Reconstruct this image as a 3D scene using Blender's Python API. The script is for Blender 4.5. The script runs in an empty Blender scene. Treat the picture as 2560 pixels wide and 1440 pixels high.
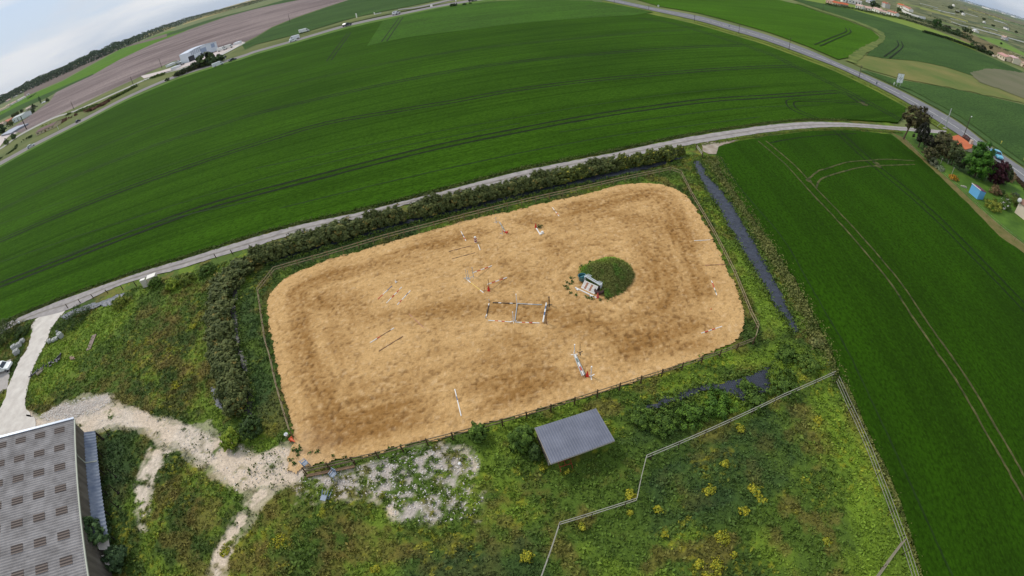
import bpy, math, random
import numpy as np
from mathutils import Matrix, Vector
S = bpy.context.scene
COL = S.collection
rng = np.random.default_rng(7)
random.seed(7)

# ------------------------------------------------------------------ camera (drone wide lens, 38 m above the ground)
H = 38.0
PIX = 1/1000.0
K1, K3 = .855, -.0315                       # view angle = K1*r + K3*r^3, r in thousands of photo pixels
UPC = np.array([-0.07184984, 0.76623218, 0.63853414]); UPC /= np.linalg.norm(UPC)
_f = np.array([0, 0, -1.]); E2 = _f-(_f@UPC)*UPC; E2 /= np.linalg.norm(E2); E1 = np.cross(E2, UPC)
cam = bpy.data.objects.new('camera', bpy.data.cameras.new('camera')); COL.objects.link(cam); S.camera = cam
cam.matrix_world = Matrix([[*E1, 0], [*E2, 0], [*UPC, H], [0, 0, 0, 1]])
cd = cam.data
cd.type = 'PANO'; cd.panorama_type = 'FISHEYE_LENS_POLYNOMIAL'
cd.sensor_width = 36; cd.sensor_fit = 'HORIZONTAL'; cd.lens = 17
q_ = 2560/36/1000
cd.fisheye_polynomial_k0 = 0; cd.fisheye_polynomial_k1 = -K1*q_; cd.fisheye_polynomial_k2 = 0
cd.fisheye_polynomial_k3 = -K3*q_**3; cd.fisheye_polynomial_k4 = 0
cd.fisheye_fov = math.radians(180); cd.clip_start = .1; cd.clip_end = 80000

# ------------------------------------------------------------------ sky, sun, exposure
SUN_EL, SUN_AZ = math.radians(48), math.radians(-50)     # azimuth measured from +Y towards +X
W = bpy.data.worlds.new('World'); S.world = W; W.use_nodes = True
nt = W.node_tree; bg = nt.nodes['Background']
sky = nt.nodes.new('ShaderNodeTexSky'); sky.sky_type = 'NISHITA'; sky.sun_disc = False
sky.sun_elevation = SUN_EL; sky.sun_rotation = SUN_AZ; sky.air_density = 1.0; sky.dust_density = 2.0
tc = nt.nodes.new('ShaderNodeTexCoord'); mp = nt.nodes.new('ShaderNodeMapping'); mp.inputs['Scale'].default_value = (1.2, 1.2, 6.5)
mp.inputs['Rotation'].default_value = (.1, .05, .6)
nz = nt.nodes.new('ShaderNodeTexNoise'); nz.inputs['Scale'].default_value = 2.3; nz.inputs['Detail'].default_value = 7; nz.inputs['Roughness'].default_value = .5
nz.inputs['Distortion'].default_value = .4
rp = nt.nodes.new('ShaderNodeValToRGB'); rp.color_ramp.elements[0].position = .40; rp.color_ramp.elements[1].position = .60
nz2 = nt.nodes.new('ShaderNodeTexNoise'); nz2.inputs['Scale'].default_value = 1.3; nz2.inputs['Detail'].default_value = 5
rp2 = nt.nodes.new('ShaderNodeValToRGB')
rp2.color_ramp.elements[0].position = .35; rp2.color_ramp.elements[0].color = (7.2, 7.6, 8.3, 1)
rp2.color_ramp.elements[1].position = .62; rp2.color_ramp.elements[1].color = (10.2, 10.2, 10.2, 1)
mx = nt.nodes.new('ShaderNodeMix'); mx.data_type = 'RGBA'
bl = nt.nodes.new('ShaderNodeMix'); bl.data_type = 'RGBA'; bl.inputs[0].default_value = .7; bl.inputs[7].default_value = (5.6, 7.2, 9.6, 1)
L = nt.links.new
L(tc.outputs['Generated'], mp.inputs['Vector']); L(mp.outputs[0], nz.inputs['Vector']); L(mp.outputs[0], nz2.inputs['Vector'])
L(nz.outputs[0], rp.inputs[0]); L(nz2.outputs[0], rp2.inputs[0])
L(sky.outputs[0], bl.inputs[6])
L(rp.outputs[0], mx.inputs[0]); L(bl.outputs[2], mx.inputs[6]); L(rp2.outputs[0], mx.inputs[7])
L(mx.outputs[2], bg.inputs[0]); bg.inputs[1].default_value = .112
sd = bpy.data.lights.new('sun', 'SUN'); sd.energy = 2.2; sd.angle = math.radians(10); sd.color = (1, .95, .87)
so = bpy.data.objects.new('sun', sd); COL.objects.link(so)
sdir = Vector((math.sin(SUN_AZ)*math.cos(SUN_EL), math.cos(SUN_AZ)*math.cos(SUN_EL), math.sin(SUN_EL)))
so.rotation_euler = sdir.to_track_quat('Z', 'Y').to_euler()
S.view_settings.view_transform = 'Standard'; S.view_settings.look = 'None'; S.view_settings.gamma = 1
S.view_settings.exposure = -0.27
S.render.engine = 'CYCLES'; S.cycles.max_bounces = 5

# ------------------------------------------------------------------ helpers
def pdir(x, y):
    px, py = (x-1280)*PIX, (720-y)*PIX; r = math.hypot(px, py)
    th = K1*r+K3*r**3; s = math.sin(th)/max(r, 1e-9)
    c = np.array([px*s, py*s, -math.cos(th)]); return float(c@E1), float(c@E2), float(c@UPC)
def G(x, y, z=0.):                          # where the line of sight of a photo point meets height z
    a, b, c = pdir(x, y); c = min(c, -.0012); t = (z-H)/c; return (a*t, b*t)
def V3(x, y, z=0.): g = G(x, y, z); return Vector((g[0], g[1], z))
def HT(b, t):                               # height of an upright thing from its foot and its head
    g = G(*b); a = pdir(*t); k = math.hypot(*g)/math.hypot(a[0], a[1]); return max(.2, H+k*a[2])
def WM(p, w): g = G(*p); return w*PIX*.82*math.sqrt(g[0]**2+g[1]**2+H*H)      # photo width -> metres
def lin(c): return tuple((v/255/12.92 if v <= 10 else ((v/255+.055)/1.055)**2.4) for v in c)
def tag(o, label=None, cat=None, group=None, kind=None):
    if label: o['label'] = label
    if cat: o['category'] = cat
    if group: o['group'] = group
    if kind: o['kind'] = kind
    return o
def empty(name, loc, rz=0, **k):
    o = bpy.data.objects.new(name, None); COL.objects.link(o); o.location = loc; o.rotation_euler = (0, 0, rz); o.empty_display_size = .3
    return tag(o, **k)
def copy_tree(o, parent=None):
    c = o.copy(); COL.objects.link(c); c.parent = parent
    for ch in list(o.children): copy_tree(ch, c)
    return c
MATS = {}
def mat(name, c, rough=.75, var=.0, scale=3., bump=0., metal=0., bscale=None, c2=None, stretch=None, detail=6., dist=.1, rot=0.):
    if name in MATS: return MATS[name]
    m = bpy.data.materials.new(name); m.use_nodes = True; nt = m.node_tree; b = nt.nodes['Principled BSDF']; L = nt.links.new
    c = lin(c); b.inputs['Base Color'].default_value = (*c, 1); b.inputs['Roughness'].default_value = rough; b.inputs['Metallic'].default_value = metal
    if rough > .6: b.inputs['Specular IOR Level'].default_value = .2
    if var or c2 or bump:
        t = nt.nodes.new('ShaderNodeTexCoord'); mpn = nt.nodes.new('ShaderNodeMapping'); L(t.outputs['Object'], mpn.inputs['Vector'])
        if stretch: mpn.inputs['Scale'].default_value = stretch
        mpn.inputs['Rotation'].default_value = (0, 0, rot)
    if var or c2:
        n = nt.nodes.new('ShaderNodeTexNoise'); n.inputs['Scale'].default_value = scale; n.inputs['Detail'].default_value = detail; n.inputs['Roughness'].default_value = .6
        L(mpn.outputs[0], n.inputs['Vector']); r = nt.nodes.new('ShaderNodeValToRGB'); L(n.outputs[0], r.inputs[0])
        r.color_ramp.elements[0].position = .3; r.color_ramp.elements[1].position = .7
        ca = tuple(v*(1-var) for v in c); cb = lin(c2) if c2 else tuple(min(1, v*(1+var)) for v in c)
        r.color_ramp.elements[0].color = (*ca, 1); r.color_ramp.elements[1].color = (*cb, 1); L(r.outputs[0], b.inputs['Base Color'])
    if bump:
        n2 = nt.nodes.new('ShaderNodeTexNoise'); n2.inputs['Scale'].default_value = bscale or scale*2; n2.inputs['Detail'].default_value = 4
        L(mpn.outputs[0], n2.inputs['Vector']); bp = nt.nodes.new('ShaderNodeBump'); bp.inputs['Strength'].default_value = bump; bp.inputs['Distance'].default_value = dist
        L(n2.outputs[0], bp.inputs['Height']); L(bp.outputs[0], b.inputs['Normal'])
    MATS[name] = m; return m
def attr_mat(name, rough=.8, nscale=6., var=.25, bump=.4, bscale=5., dist=.15, spec=.15):
    m = bpy.data.materials.new(name); m.use_nodes = True; nt = m.node_tree; b = nt.nodes['Principled BSDF']; L = nt.links.new
    a = nt.nodes.new('ShaderNodeAttribute'); a.attribute_name = 'Col'; b.inputs['Roughness'].default_value = rough; b.inputs['Specular IOR Level'].default_value = spec
    t = nt.nodes.new('ShaderNodeTexCoord')
    if var:
        n = nt.nodes.new('ShaderNodeTexNoise'); n.inputs['Scale'].default_value = nscale; n.inputs['Detail'].default_value = 6; n.inputs['Roughness'].default_value = .7
        L(t.outputs['Object'], n.inputs['Vector'])
        mr = nt.nodes.new('ShaderNodeMapRange'); mr.inputs[1].default_value = .3; mr.inputs[2].default_value = .7; mr.inputs[3].default_value = 1-var; mr.inputs[4].default_value = 1+var
        mu = nt.nodes.new('ShaderNodeVectorMath'); mu.operation = 'SCALE'
        L(n.outputs[0], mr.inputs[0]); L(a.outputs['Color'], mu.inputs[0]); L(mr.outputs[0], mu.inputs['Scale']); L(mu.outputs[0], b.inputs['Base Color'])
    else: L(a.outputs['Color'], b.inputs['Base Color'])
    if bump:
        n2 = nt.nodes.new('ShaderNodeTexNoise'); n2.inputs['Scale'].default_value = bscale; n2.inputs['Detail'].default_value = 4
        L(t.outputs['Object'], n2.inputs['Vector']); bp = nt.nodes.new('ShaderNodeBump'); bp.inputs['Strength'].default_value = bump; bp.inputs['Distance'].default_value = dist
        L(n2.outputs[0], bp.inputs['Height']); L(bp.outputs[0], b.inputs['Normal'])
    return m
def raw(name, V, F, m=None, parent=None, col=None, smooth=False, k=4):
    """mesh from arrays; F is an (n,k) array"""
    me = bpy.data.meshes.new(name); V = np.asarray(V, np.float32); F = np.asarray(F, np.int32)
    me.vertices.add(len(V)); me.vertices.foreach_set('co', V.ravel()); n, k = F.shape
    me.loops.add(n*k); me.loops.foreach_set('vertex_index', F.ravel())
    me.polygons.add(n); me.polygons.foreach_set('loop_start', np.arange(0, n*k, k, dtype=np.int32))
    if smooth: me.polygons.foreach_set('use_smooth', np.ones(n, bool))
    me.update(calc_edges=True)
    if col is not None:
        a = me.color_attributes.new('Col', 'FLOAT_COLOR', 'POINT'); c4 = np.ones((len(V), 4), np.float32); c4[:, :3] = col; a.data.foreach_set('color', c4.ravel())
    if m: me.materials.append(m)
    o = bpy.data.objects.new(name, me); COL.objects.link(o)
    if parent: o.parent = parent
    return o
class MB:
    def __init__(s): s.v = []; s.f = []; s.m = []
    def add(s, V, F, mi=0):
        n = len(s.v); s.v += [tuple(v) for v in V]; s.f += [tuple(i+n for i in f) for f in F]; s.m += [mi]*len(F)
    def box(s, c, d, rz=0, mi=0, taper=1., tilt=None):
        x, y, z = d[0]/2, d[1]/2, d[2]/2; V = []
        for sz in (-1, 1):
            k = taper if sz > 0 else 1
            for sx, sy in ((-1, -1), (1, -1), (1, 1), (-1, 1)): V.append(Vector((sx*x*k, sy*y*k, sz*z)))
        R = Matrix.Rotation(rz, 3, 'Z')
        if tilt: R = R@Matrix.Rotation(tilt[0], 3, 'X')@Matrix.Rotation(tilt[1], 3, 'Y')
        V = [R@v+Vector(c) for v in V]
        s.add(V, [(3, 2, 1, 0), (4, 5, 6, 7), (0, 1, 5, 4), (1, 2, 6, 5), (2, 3, 7, 6), (3, 0, 4, 7)], mi)
    def beam(s, a, b, w, h, mi=0):
        a = Vector(a); b = Vector(b); d = (b-a).normalized(); u = Vector((0, 0, 1))
        if abs(d.z) > .95: u = Vector((1, 0, 0))
        r = d.cross(u).normalized(); u = r.cross(d); V = []
        for p in (a, b):
            for sx, sy in ((-1, -1), (1, -1), (1, 1), (-1, 1)): V.append(p+r*sx*w/2+u*sy*h/2)
        s.add(V, [(3, 2, 1, 0), (4, 5, 6, 7), (0, 1, 5, 4), (1, 2, 6, 5), (2, 3, 7, 6), (3, 0, 4, 7)], mi)
    def tube(s, a, b, r0, r1=None, n=8, mi=0, cap=True):
        r1 = r0 if r1 is None else r1; a = Vector(a); b = Vector(b); d = (b-a).normalized(); u = Vector((0, 0, 1)) if abs(d.z) < .95 else Vector((1, 0, 0))
        r = d.cross(u).normalized(); u = r.cross(d); V = []
        for p, q in ((a, r0), (b, r1)):
            for i in range(n): t = 2*math.pi*i/n; V.append(p+r*q*math.cos(t)+u*q*math.sin(t))
        F = [(i, (i+1) % n, n+(i+1) % n, n+i) for i in range(n)]
        if cap: F += [tuple(range(n-1, -1, -1)), tuple(range(n, 2*n))]
        s.add(V, F, mi)
    def lathe(s, c, prof, n=14, mi=0, R=None):
        V = []; c = Vector(c)
        for r, z in prof:
            for i in range(n):
                t = 2*math.pi*i/n; v = Vector((r*math.cos(t), r*math.sin(t), z)); V.append(c+(R@v if R else v))
        F = [(j*n+i, j*n+(i+1) % n, (j+1)*n+(i+1) % n, (j+1)*n+i) for j in range(len(prof)-1) for i in range(n)]
        F += [tuple(range(n-1, -1, -1)), tuple(range((len(prof)-1)*n, len(prof)*n))]
        s.add(V, F, mi)
    def prism(s, pts, a, b, mi=0):          # closed outline in local XZ swept along Y from a to b
        n = len(pts); V = [(p[0], a, p[1]) for p in pts]+[(p[0], b, p[1]) for p in pts]
        s.add(V, [tuple(range(n)), tuple(range(2*n-1, n-1, -1))]+[((i+1) % n, i, n+i, n+(i+1) % n) for i in range(n)], mi)
    def build(s, name, m, parent=None, smooth=False):
        me = bpy.data.meshes.new(name); me.from_pydata(s.v, [], s.f)
        for x in (m if isinstance(m, (list, tuple)) else [m]): me.materials.append(x)
        me.polygons.foreach_set('material_index', s.m)
        if smooth: me.polygons.foreach_set('use_smooth', [True]*len(s.f))
        me.update(); o = bpy.data.objects.new(name, me); COL.objects.link(o)
        if parent: o.parent = parent
        return o
def cr(pts, n=8):                           # Catmull-Rom through photo points
    P = [np.array(p, float) for p in pts]; P = [2*P[0]-P[1]]+P+[2*P[-1]-P[-2]]; out = []
    for i in range(1, len(P)-2):
        for j in range(n):
            t = j/n; a, b, c, d = P[i-1:i+3]
            out.append(.5*((2*b)+(-a+c)*t+(2*a-5*b+4*c-d)*t*t+(-a+3*b-3*c+d)*t**3))
    out.append(P[-2]); return out
def resamp(pts, n):
    P = np.array(pts); d = np.r_[0, np.cumsum(np.hypot(*np.diff(P, axis=0).T))]; t = np.linspace(0, d[-1], n)
    return np.c_[np.interp(t, d, P[:, 0]), np.interp(t, d, P[:, 1])]
def strip(name, up, lo, z, m, n=80, kind='structure', jit=0, cross=5, **k):
    a = resamp(cr(up), n); b = resamp(cr(lo), n); V = []
    ja = rng.normal(0, jit, (n, 2)) if jit else np.zeros((n, 2)); jb = rng.normal(0, jit, (n, 2)) if jit else ja
    for i in range(n):
        g0 = np.array(G(*a[i], z))+ja[i]; g1 = np.array(G(*b[i], z))+jb[i]
        for j in range(cross): g = g0+(g1-g0)*j/(cross-1); V.append((g[0], g[1], z))
    F = [(i*cross+j, i*cross+j+1, (i+1)*cross+j+1, (i+1)*cross+j) for i in range(n-1) for j in range(cross-1)]
    return tag(raw(name, V, F, m), kind=kind, **k)
def fix_up(me):
    if me.polygons and sum(p.normal.z*p.area for p in me.polygons) < 0: me.flip_normals()
def poly(name, pts, z, m, thick=0, smooth_px=False, kind='structure', jit=0, sub=1, **k):
    P = cr(list(pts)+[pts[0]], 4) if smooth_px else pts
    if smooth_px: P = P[:-1]
    W_ = [np.array(G(*p, z)) for p in P]
    if sub > 1 or jit:
        Q = []
        for i in range(len(W_)):
            a, b = W_[i], W_[(i+1) % len(W_)]; n = max(1, int(np.hypot(*(b-a))/sub)); n = min(n, 60)
            for j in range(n): Q.append(a+(b-a)*j/n+rng.normal(0, jit, 2))
        W_ = Q
    n = len(W_); V = [(p[0], p[1], z) for p in W_]; F = [tuple(range(n))]
    if thick:
        V += [(p[0], p[1], z-thick) for p in W_]; F += [(i, (i+1) % n, n+(i+1) % n, n+i) for i in range(n)]
    me = bpy.data.meshes.new(name); me.from_pydata(V, [], F); me.materials.append(m); me.update()
    if me.polygons[0].normal.z < 0: me.flip_normals()
    o = bpy.data.objects.new(name, me); COL.objects.link(o); return tag(o, kind=kind, **k)
def inside(X, Y, P):
    r = np.zeros(X.shape, bool); n = len(P)
    for i in range(n):
        x0, y0 = P[i]; x1, y1 = P[(i+1) % n]
        if y0 == y1: continue
        c = ((y0 > Y) != (y1 > Y)) & (X < (x1-x0)*(Y-y0)/(y1-y0)+x0); r ^= c
    return r
_lat = rng.random((256, 256))
def vn(X, Y, s, o=0):                       # value noise
    x = np.asarray(X)/s+o*17.3+5000; y = np.asarray(Y)/s+o*9.7+5000; xi = np.floor(x).astype(int); yi = np.floor(y).astype(int); fx = x-xi; fy = y-yi
    fx = fx*fx*(3-2*fx); fy = fy*fy*(3-2*fy); g = lambda i, j: _lat[(xi+i) % 256, (yi+j) % 256]
    return (g(0, 0)*(1-fx)+g(1, 0)*fx)*(1-fy)+(g(0, 1)*(1-fx)+g(1, 1)*fx)*fy
def fbm(X, Y, s, o=0, n=4): return sum(vn(X, Y, s/2**i, o+i)*.5**i for i in range(n))/sum(.5**i for i in range(n))
def WP(pts): return [G(*p) for p in pts]
def sstep(x, a, b): t = np.clip((x-a)/(b-a), 0, 1); return t*t*(3-2*t)

# ------------------------------------------------------------------ outlines taken from the photograph (photo pixels)
TR_UP = [(-60, 848), (33, 800), (160, 748), (333, 687), (460, 648), (640, 592), (780, 555), (887, 533), (1040, 495), (1100, 480), (1280, 433), (1400, 408), (1533, 382), (1673, 352), (1780, 333), (1920, 313), (2020, 305), (2120, 307), (2253, 317), (2370, 327)]
TR_LO = [(-60, 880), (43, 810), (167, 775), (300, 713), (443, 673), (540, 643), (640, 615), (710, 593), (887, 550), (1000, 515), (1113, 491), (1300, 450), (1440, 417), (1547, 396), (1680, 370), (1773, 353), (1920, 330), (2020, 320), (2120, 317), (2253, 326), (2356, 334)]
RD_UP = [(1490, -14), (1547, 0), (1650, 22), (1747, 40), (1830, 62), (1920, 88), (2020, 124), (2100, 159), (2190, 198), (2275, 239), (2393, 304), (2469, 361), (2560, 422), (2640, 482)]
RD_LO = [(1450, -12), (1510, 0), (1620, 24), (1747, 52), (1830, 76), (1920, 103), (2020, 140), (2100, 171), (2190, 214), (2275, 260), (2393, 334), (2469, 386), (2560, 455), (2640, 522)]
HW_LO = [(-60, 443), (0, 413), (83, 367), (210, 302), (320, 245), (443, 193), (600, 145), (640, 131), (740, 103), (873, 65), (1007, 36), (1100, 17), (1180, 4), (1240, -4)]
HW_UP = [(-60, 433), (0, 404), (83, 359), (210, 295), (320, 239), (443, 187), (600, 139.5), (640, 126), (740, 98), (873, 59.5), (1007, 31), (1100, 12), (1180, -1), (1240, -9)]
ARENA = [(667, 753), (677, 730), (707, 700), (750, 677), (790, 661), (830, 644), (873, 635), (923, 619), (973, 606), (1040, 587), (1107, 569), (1173, 550), (1233, 537), (1280, 529), (1330, 514), (1380, 502), (1447, 489), (1480, 482), (1513, 470), (1563, 461), (1613, 457), (1653, 460), (1687, 471), (1715, 487), (1735, 512), (1760, 556), (1782, 592), (1803, 640), (1833, 700), (1848, 740), (1862, 790), (1858, 820), (1847, 845), (1825, 862), (1790, 880), (1740, 902), (1680, 924), (1610, 948), (1500, 982), (1385, 1016), (1260, 1052), (1136, 1088), (1007, 1118), (880, 1146), (820, 1158), (765, 1170), (742, 1190), (715, 1180), (720, 1140), (733, 1105), (735, 1080), (718, 1030), (705, 990), (695, 940), (684, 880), (675, 830), (667, 790)]
CHALK = [([(75, 1025), (100, 1040), (150, 1030), (190, 1012), (275, 1005), (345, 1025), (400, 1040), (520, 1075), (600, 1112), (640, 1135), (700, 1118), (735, 1108), (765, 1168), (745, 1200), (700, 1215), (650, 1225), (600, 1230), (565, 1215), (520, 1170), (460, 1130), (400, 1112), (360, 1075), (290, 1062), (215, 1085), (180, 1060), (120, 1060), (0, 1100), (-40, 1100), (-40, 1060), (20, 1040)], .8),
         ([(385, 1110), (440, 1115), (405, 1160), (385, 1210), (373, 1280), (368, 1335), (352, 1330), (342, 1270), (340, 1200), (360, 1150)], .52),
         ([(655, 1215), (700, 1212), (645, 1265), (600, 1335), (560, 1440), (510, 1500), (480, 1500), (530, 1390), (580, 1300), (630, 1240)], .66),
         ([(740, 1200), (800, 1185), (890, 1162), (1000, 1128), (1100, 1112), (1180, 1120), (1210, 1160), (1170, 1200), (1210, 1245), (1180, 1290), (1080, 1310), (985, 1300), (965, 1250), (880, 1240), (800, 1245), (740, 1235)], .415),
         ([(95, 1040), (150, 1008), (215, 992), (270, 984), (278, 1005), (232, 1033), (150, 1048), (120, 1052)], .95)]
DRIVE_L = [(150, 772), (92, 796), (78, 815), (80, 830), (73, 856), (64, 879), (48, 901), (34, 934), (22, 960), (10, 1000), (-20, 1060), (-60, 1120)]
DRIVE_R = [(168, 772), (138, 806), (124, 831), (114, 859), (99, 888), (86, 911), (77, 940), (69, 970), (63, 1010), (75, 1035), (90, 1060), (60, 1130)]
BROWN = [[(280, 880), (400, 840), (520, 870), (540, 1000), (470, 1040), (360, 1010), (270, 1000)], [(480, 1500), (620, 1310), (700, 1250), (820, 1235), (930, 1250), (1020, 1300), (1080, 1360), (1000, 1420), (850, 1500)],
         [(380, 1190), (460, 1140), (560, 1200), (600, 1240), (540, 1340), (420, 1330), (370, 1260)], [(100, 1010), (200, 950), (300, 960), (260, 990), (150, 1030)], [(350, 780), (500, 710), (520, 800), (400, 860), (330, 850)], [(1180, 1230), (1450, 1180), (1560, 1220), (1380, 1310), (1200, 1330)]]
BRIGHT = [[(2020, 980), (2090, 945), (2290, 1440), (2330, 1560), (2150, 1500), (2130, 1300), (2090, 1180)], [(80, 1020), (85, 930), (120, 850), (300, 740), (330, 800), (180, 900), (130, 1000)], [(1740, 470), (1900, 820), (1960, 860), (1960, 800), (1860, 640), (1760, 480)], [(1700, 900), (1980, 850), (2080, 900), (2060, 950), (1880, 920)],
          [(1800, 990), (1960, 930), (1900, 1020), (1780, 1060), (1700, 1080)]]
DARKW = [[(1600, 1260), (1630, 1150), (1760, 1090), (1960, 1010), (2010, 1100), (1930, 1250), (1760, 1330), (1640, 1350)], [(950, 1500), (1030, 1390), (1200, 1360), (1350, 1330), (1380, 1500)], [(560, 1000), (640, 1060), (720, 1075), (700, 960), (650, 850), (640, 700), (600, 740)], [(240, 1080), (330, 1070), (340, 1200), (300, 1300), (250, 1290)],
         [(640, 660), (1000, 560), (1700, 410), (1680, 425), (1200, 535), (700, 680)], [(1540, 1060), (1700, 1010), (1850, 1010), (1700, 1090), (1560, 1130)]]
BROWNW = [WP(p) for p in BROWN]; BRIGHTW = [WP(p) for p in BRIGHT]; DARKWW = [WP(p) for p in DARKW]; CHALKW = [(WP(p), d) for p, d in CHALK]
ARENAW = WP(ARENA); 
def soft(X, Y, P, amp, o):
    """soft, ragged membership of an outline"""
    s = 0
    for k in range(3):
        dx = (fbm(X, Y, 3.5, o+k)-.5)*amp*2+(k-1)*amp*.25; dy = (fbm(X, Y, 3.5, o+k+40)-.5)*amp*2+((k*2) % 3-1)*amp*.25
        s = s+inside(X+dx, Y+dy, P)
    return s/3
def L3(c): return np.array(lin(c))
def blend(C, c, w): return C*(1-w[..., None])+np.asarray(c)*w[..., None]
def meadow(X, Y):
    C = np.zeros(X.shape+(3,))+L3((80, 102, 34))
    C = blend(C, L3((58, 76, 28)), sstep(fbm(X, Y, 9, 1), .45, .65)*.8)
    C = blend(C, L3((108, 130, 38)), sstep(fbm(X, Y, 3.6, 2), .5, .66)*.75)
    C = blend(C, L3((112, 102, 48)), sstep(fbm(X, Y, 2.2, 3), .52, .68)*.7)
    for i, P in enumerate(BRIGHTW): C = blend(C, L3((118, 144, 40)), soft(X, Y, P, 2.5, 60+i)*(.3+.6*fbm(X, Y, 2.5, 8)))
    for i, P in enumerate(DARKWW): C = blend(C, L3((50, 72, 38)), soft(X, Y, P, 2.5, 80+i)*(.35+.6*fbm(X, Y, 2., 9)))
    for i, P in enumerate(BROWNW): C = blend(C, L3((112, 92, 44)), soft(X, Y, P, 3.5, 100+i)*sstep(.6*fbm(X, Y, 2.6, 11+i)+.4*vn(X, Y, .5, 12+i), .38, .7)*.5)
    fl = sstep(vn(X, Y, .35, 31), .7, .85)*sstep(fbm(X, Y, 5, 32), .45, .62)
    C = blend(C, L3((158, 152, 40)), fl*.5)
    ch = np.zeros(X.shape)
    for i, (P, d) in enumerate(CHALKW):
        n = .38*fbm(X, Y, 2.4, 130+i)+.37*vn(X+1.2*vn(X, Y, .9, 139), Y, .75, 140+i)+.25*vn(X, Y, .3, 145+i)
        if i == 3: n = .3*fbm(X, Y, 3, 133)+.2*vn(X+1.2*vn(X, Y, .9, 139), Y, .8, 143)+.5*vn(X+.6*vn(X, Y, .4, 138), Y, .4, 148)
        ch = np.maximum(ch, soft(X, Y, P, 1.2, 150+i)*sstep(n, .78-d*.75, .9-d*.62))
    cc = L3((212, 196, 176))*(.82+.3*vn(X, Y, .35, 160)[..., None]); pk = sstep(fbm(X, Y, 6, 161), .4, .65)[..., None]; cc = cc*(1-pk)+L3((216, 196, 172))*pk*(.85+.2*vn(X, Y, .3, 162)[..., None])
    wt = np.maximum(soft(X, Y, CHALKW[3][0], 2, 170), soft(X, Y, CHALKW[4][0], 2, 171))[..., None]; cc = cc*(1-wt)+L3((190, 178, 166))*(.74+.34*vn(X, Y, .3, 163)[..., None])*wt
    C = C*(1-ch[..., None])+cc*ch[..., None]
    return C, ch

# ------------------------------------------------------------------ ground
xs = np.arange(-100, 112.01, .25); ys = np.arange(-14, 104.01, .25)
X, Y = np.meshgrid(xs, ys); Z = -.17+.13*fbm(X, Y, 2.5, 200)+.06*vn(X, Y, .5, 201)
Cg, chg = meadow(X, Y); Z = Z-.03*chg
ny, nx = X.shape; idx = np.arange(nx*ny).reshape(ny, nx)
F = np.stack([idx[:-1, :-1], idx[:-1, 1:], idx[1:, 1:], idx[1:, :-1]], -1).reshape(-1, 4)
tag(raw('ground', np.c_[X.ravel(), Y.ravel(), Z.ravel()], F, attr_mat('meadow_ground', nscale=5, var=.3, bump=.6, bscale=4), col=Cg.reshape(-1, 3), smooth=True), kind='structure')
m = mat('far_land_ground', (88, 108, 52), .9, .25, .02, c2=(120, 124, 70), bump=.3, bscale=.3)
R_ = 30000; hx0, hx1, hy0, hy1 = -99.7, 111.7, -13.7, 103.7
tag(raw('land', [(-R_, -R_, -.3), (R_, -R_, -.3), (R_, R_, -.3), (-R_, R_, -.3)], [(0, 1, 2, 3)], m), kind='structure')

# ---- sand arena
bx = np.array(ARENAW); x0, y0 = bx.min(0)-1; x1, y1 = bx.max(0)+1; st = .17
X, Y = np.meshgrid(np.arange(x0, x1, st), np.arange(y0, y1, st)); ny, nx = X.shape
wx = (fbm(X, Y, .9, 210)-.5)*.9; wy = (fbm(X, Y, .9, 211)-.5)*.9; ins = inside(X+wx, Y+wy, ARENAW)
MOUND_C = np.array(G(1516, 700)); 
def dist_poly(X, Y, P):
    d = np.full(X.shape, 1e9)
    for i in range(len(P)):
        a = np.array(P[i]); b = np.array(P[(i+1) % len(P)]); ab = b-a; t = np.clip(((X-a[0])*ab[0]+(Y-a[1])*ab[1])/max(ab@ab, 1e-9), 0, 1)
        d = np.minimum(d, np.hypot(X-a[0]-t*ab[0], Y-a[1]-t*ab[1]))
    return d
D = dist_poly(X, Y, ARENAW)
tro = np.exp(-((D-4.4-1.2*(fbm(X, Y, 10, 212)-.5))/1.7)**2)*.6                # track worn by hooves round the edge
for (pa, pb, w_, k_) in [((760, 760), (1420, 790), 2.2, .55), ((1420, 790), (1800, 880), 2.6, .6), ((830, 1090), (1500, 900), 3., .65), ((1250, 480), (1400, 640), 2, .3), ((1000, 560), (1300, 700), 2.5, .35), ((1640, 620), (1650, 800), 3, .5), ((1600, 800), (1400, 950), 3., .5), ((900, 1000), (1300, 870), 3, .35), ((1700, 560), (1640, 640), 2.6, .45), ((1450, 520), (1700, 560), 2.2, .4), ((700, 900), (760, 1050), 2.2, .35)]:
    a = np.array(G(*pa)); b = np.array(G(*pb)); ab = b-a; u = np.clip(((X-a[0])*ab[0]+(Y-a[1])*ab[1])/(ab@ab), 0, 1)
    dd = np.hypot(X-a[0]-u*ab[0]+2*(fbm(X, Y, 8, 213)-.5), Y-a[1]-u*ab[1]+3*(fbm(X, Y, 7, 214)-.5)); tro = np.maximum(tro, k_*np.exp(-(dd/w_)**2))
tro = np.clip(tro+.55*(fbm(X, Y, 6, 215)-.5)+.25*(fbm(X, Y, 1.6, 216)-.5)+.1, 0, 1)
lightp = np.ones(X.shape)
for (pc, rr) in [((985, 745), 4.2), ((975, 850), 4.2), ((1290, 780), 0), ((1190, 690), 3.6), ((1150, 640), 3.6), ((1240, 810), 2.), ((1350, 820), 2.), ((1780, 640), 2.5), ((1250, 570), 3.2), ((1345, 580), 2.6), ((1145, 1010), 3), ((1460, 905), 4.), ((1790, 770), 3), ((1380, 530), 2.4)]:
    if rr: a = G(*pc); lightp = lightp*(1-.8*np.exp(-((np.hypot(X-a[0], (Y-a[1])*1.4)+2.2*(fbm(X, Y, 2, 217)-.5))/rr)**3))
ac = np.array(ARENAW).mean(0); ang = np.arctan2(Y-ac[1], X-ac[0])*24+2*fbm(X, Y, 9, 226)
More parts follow.
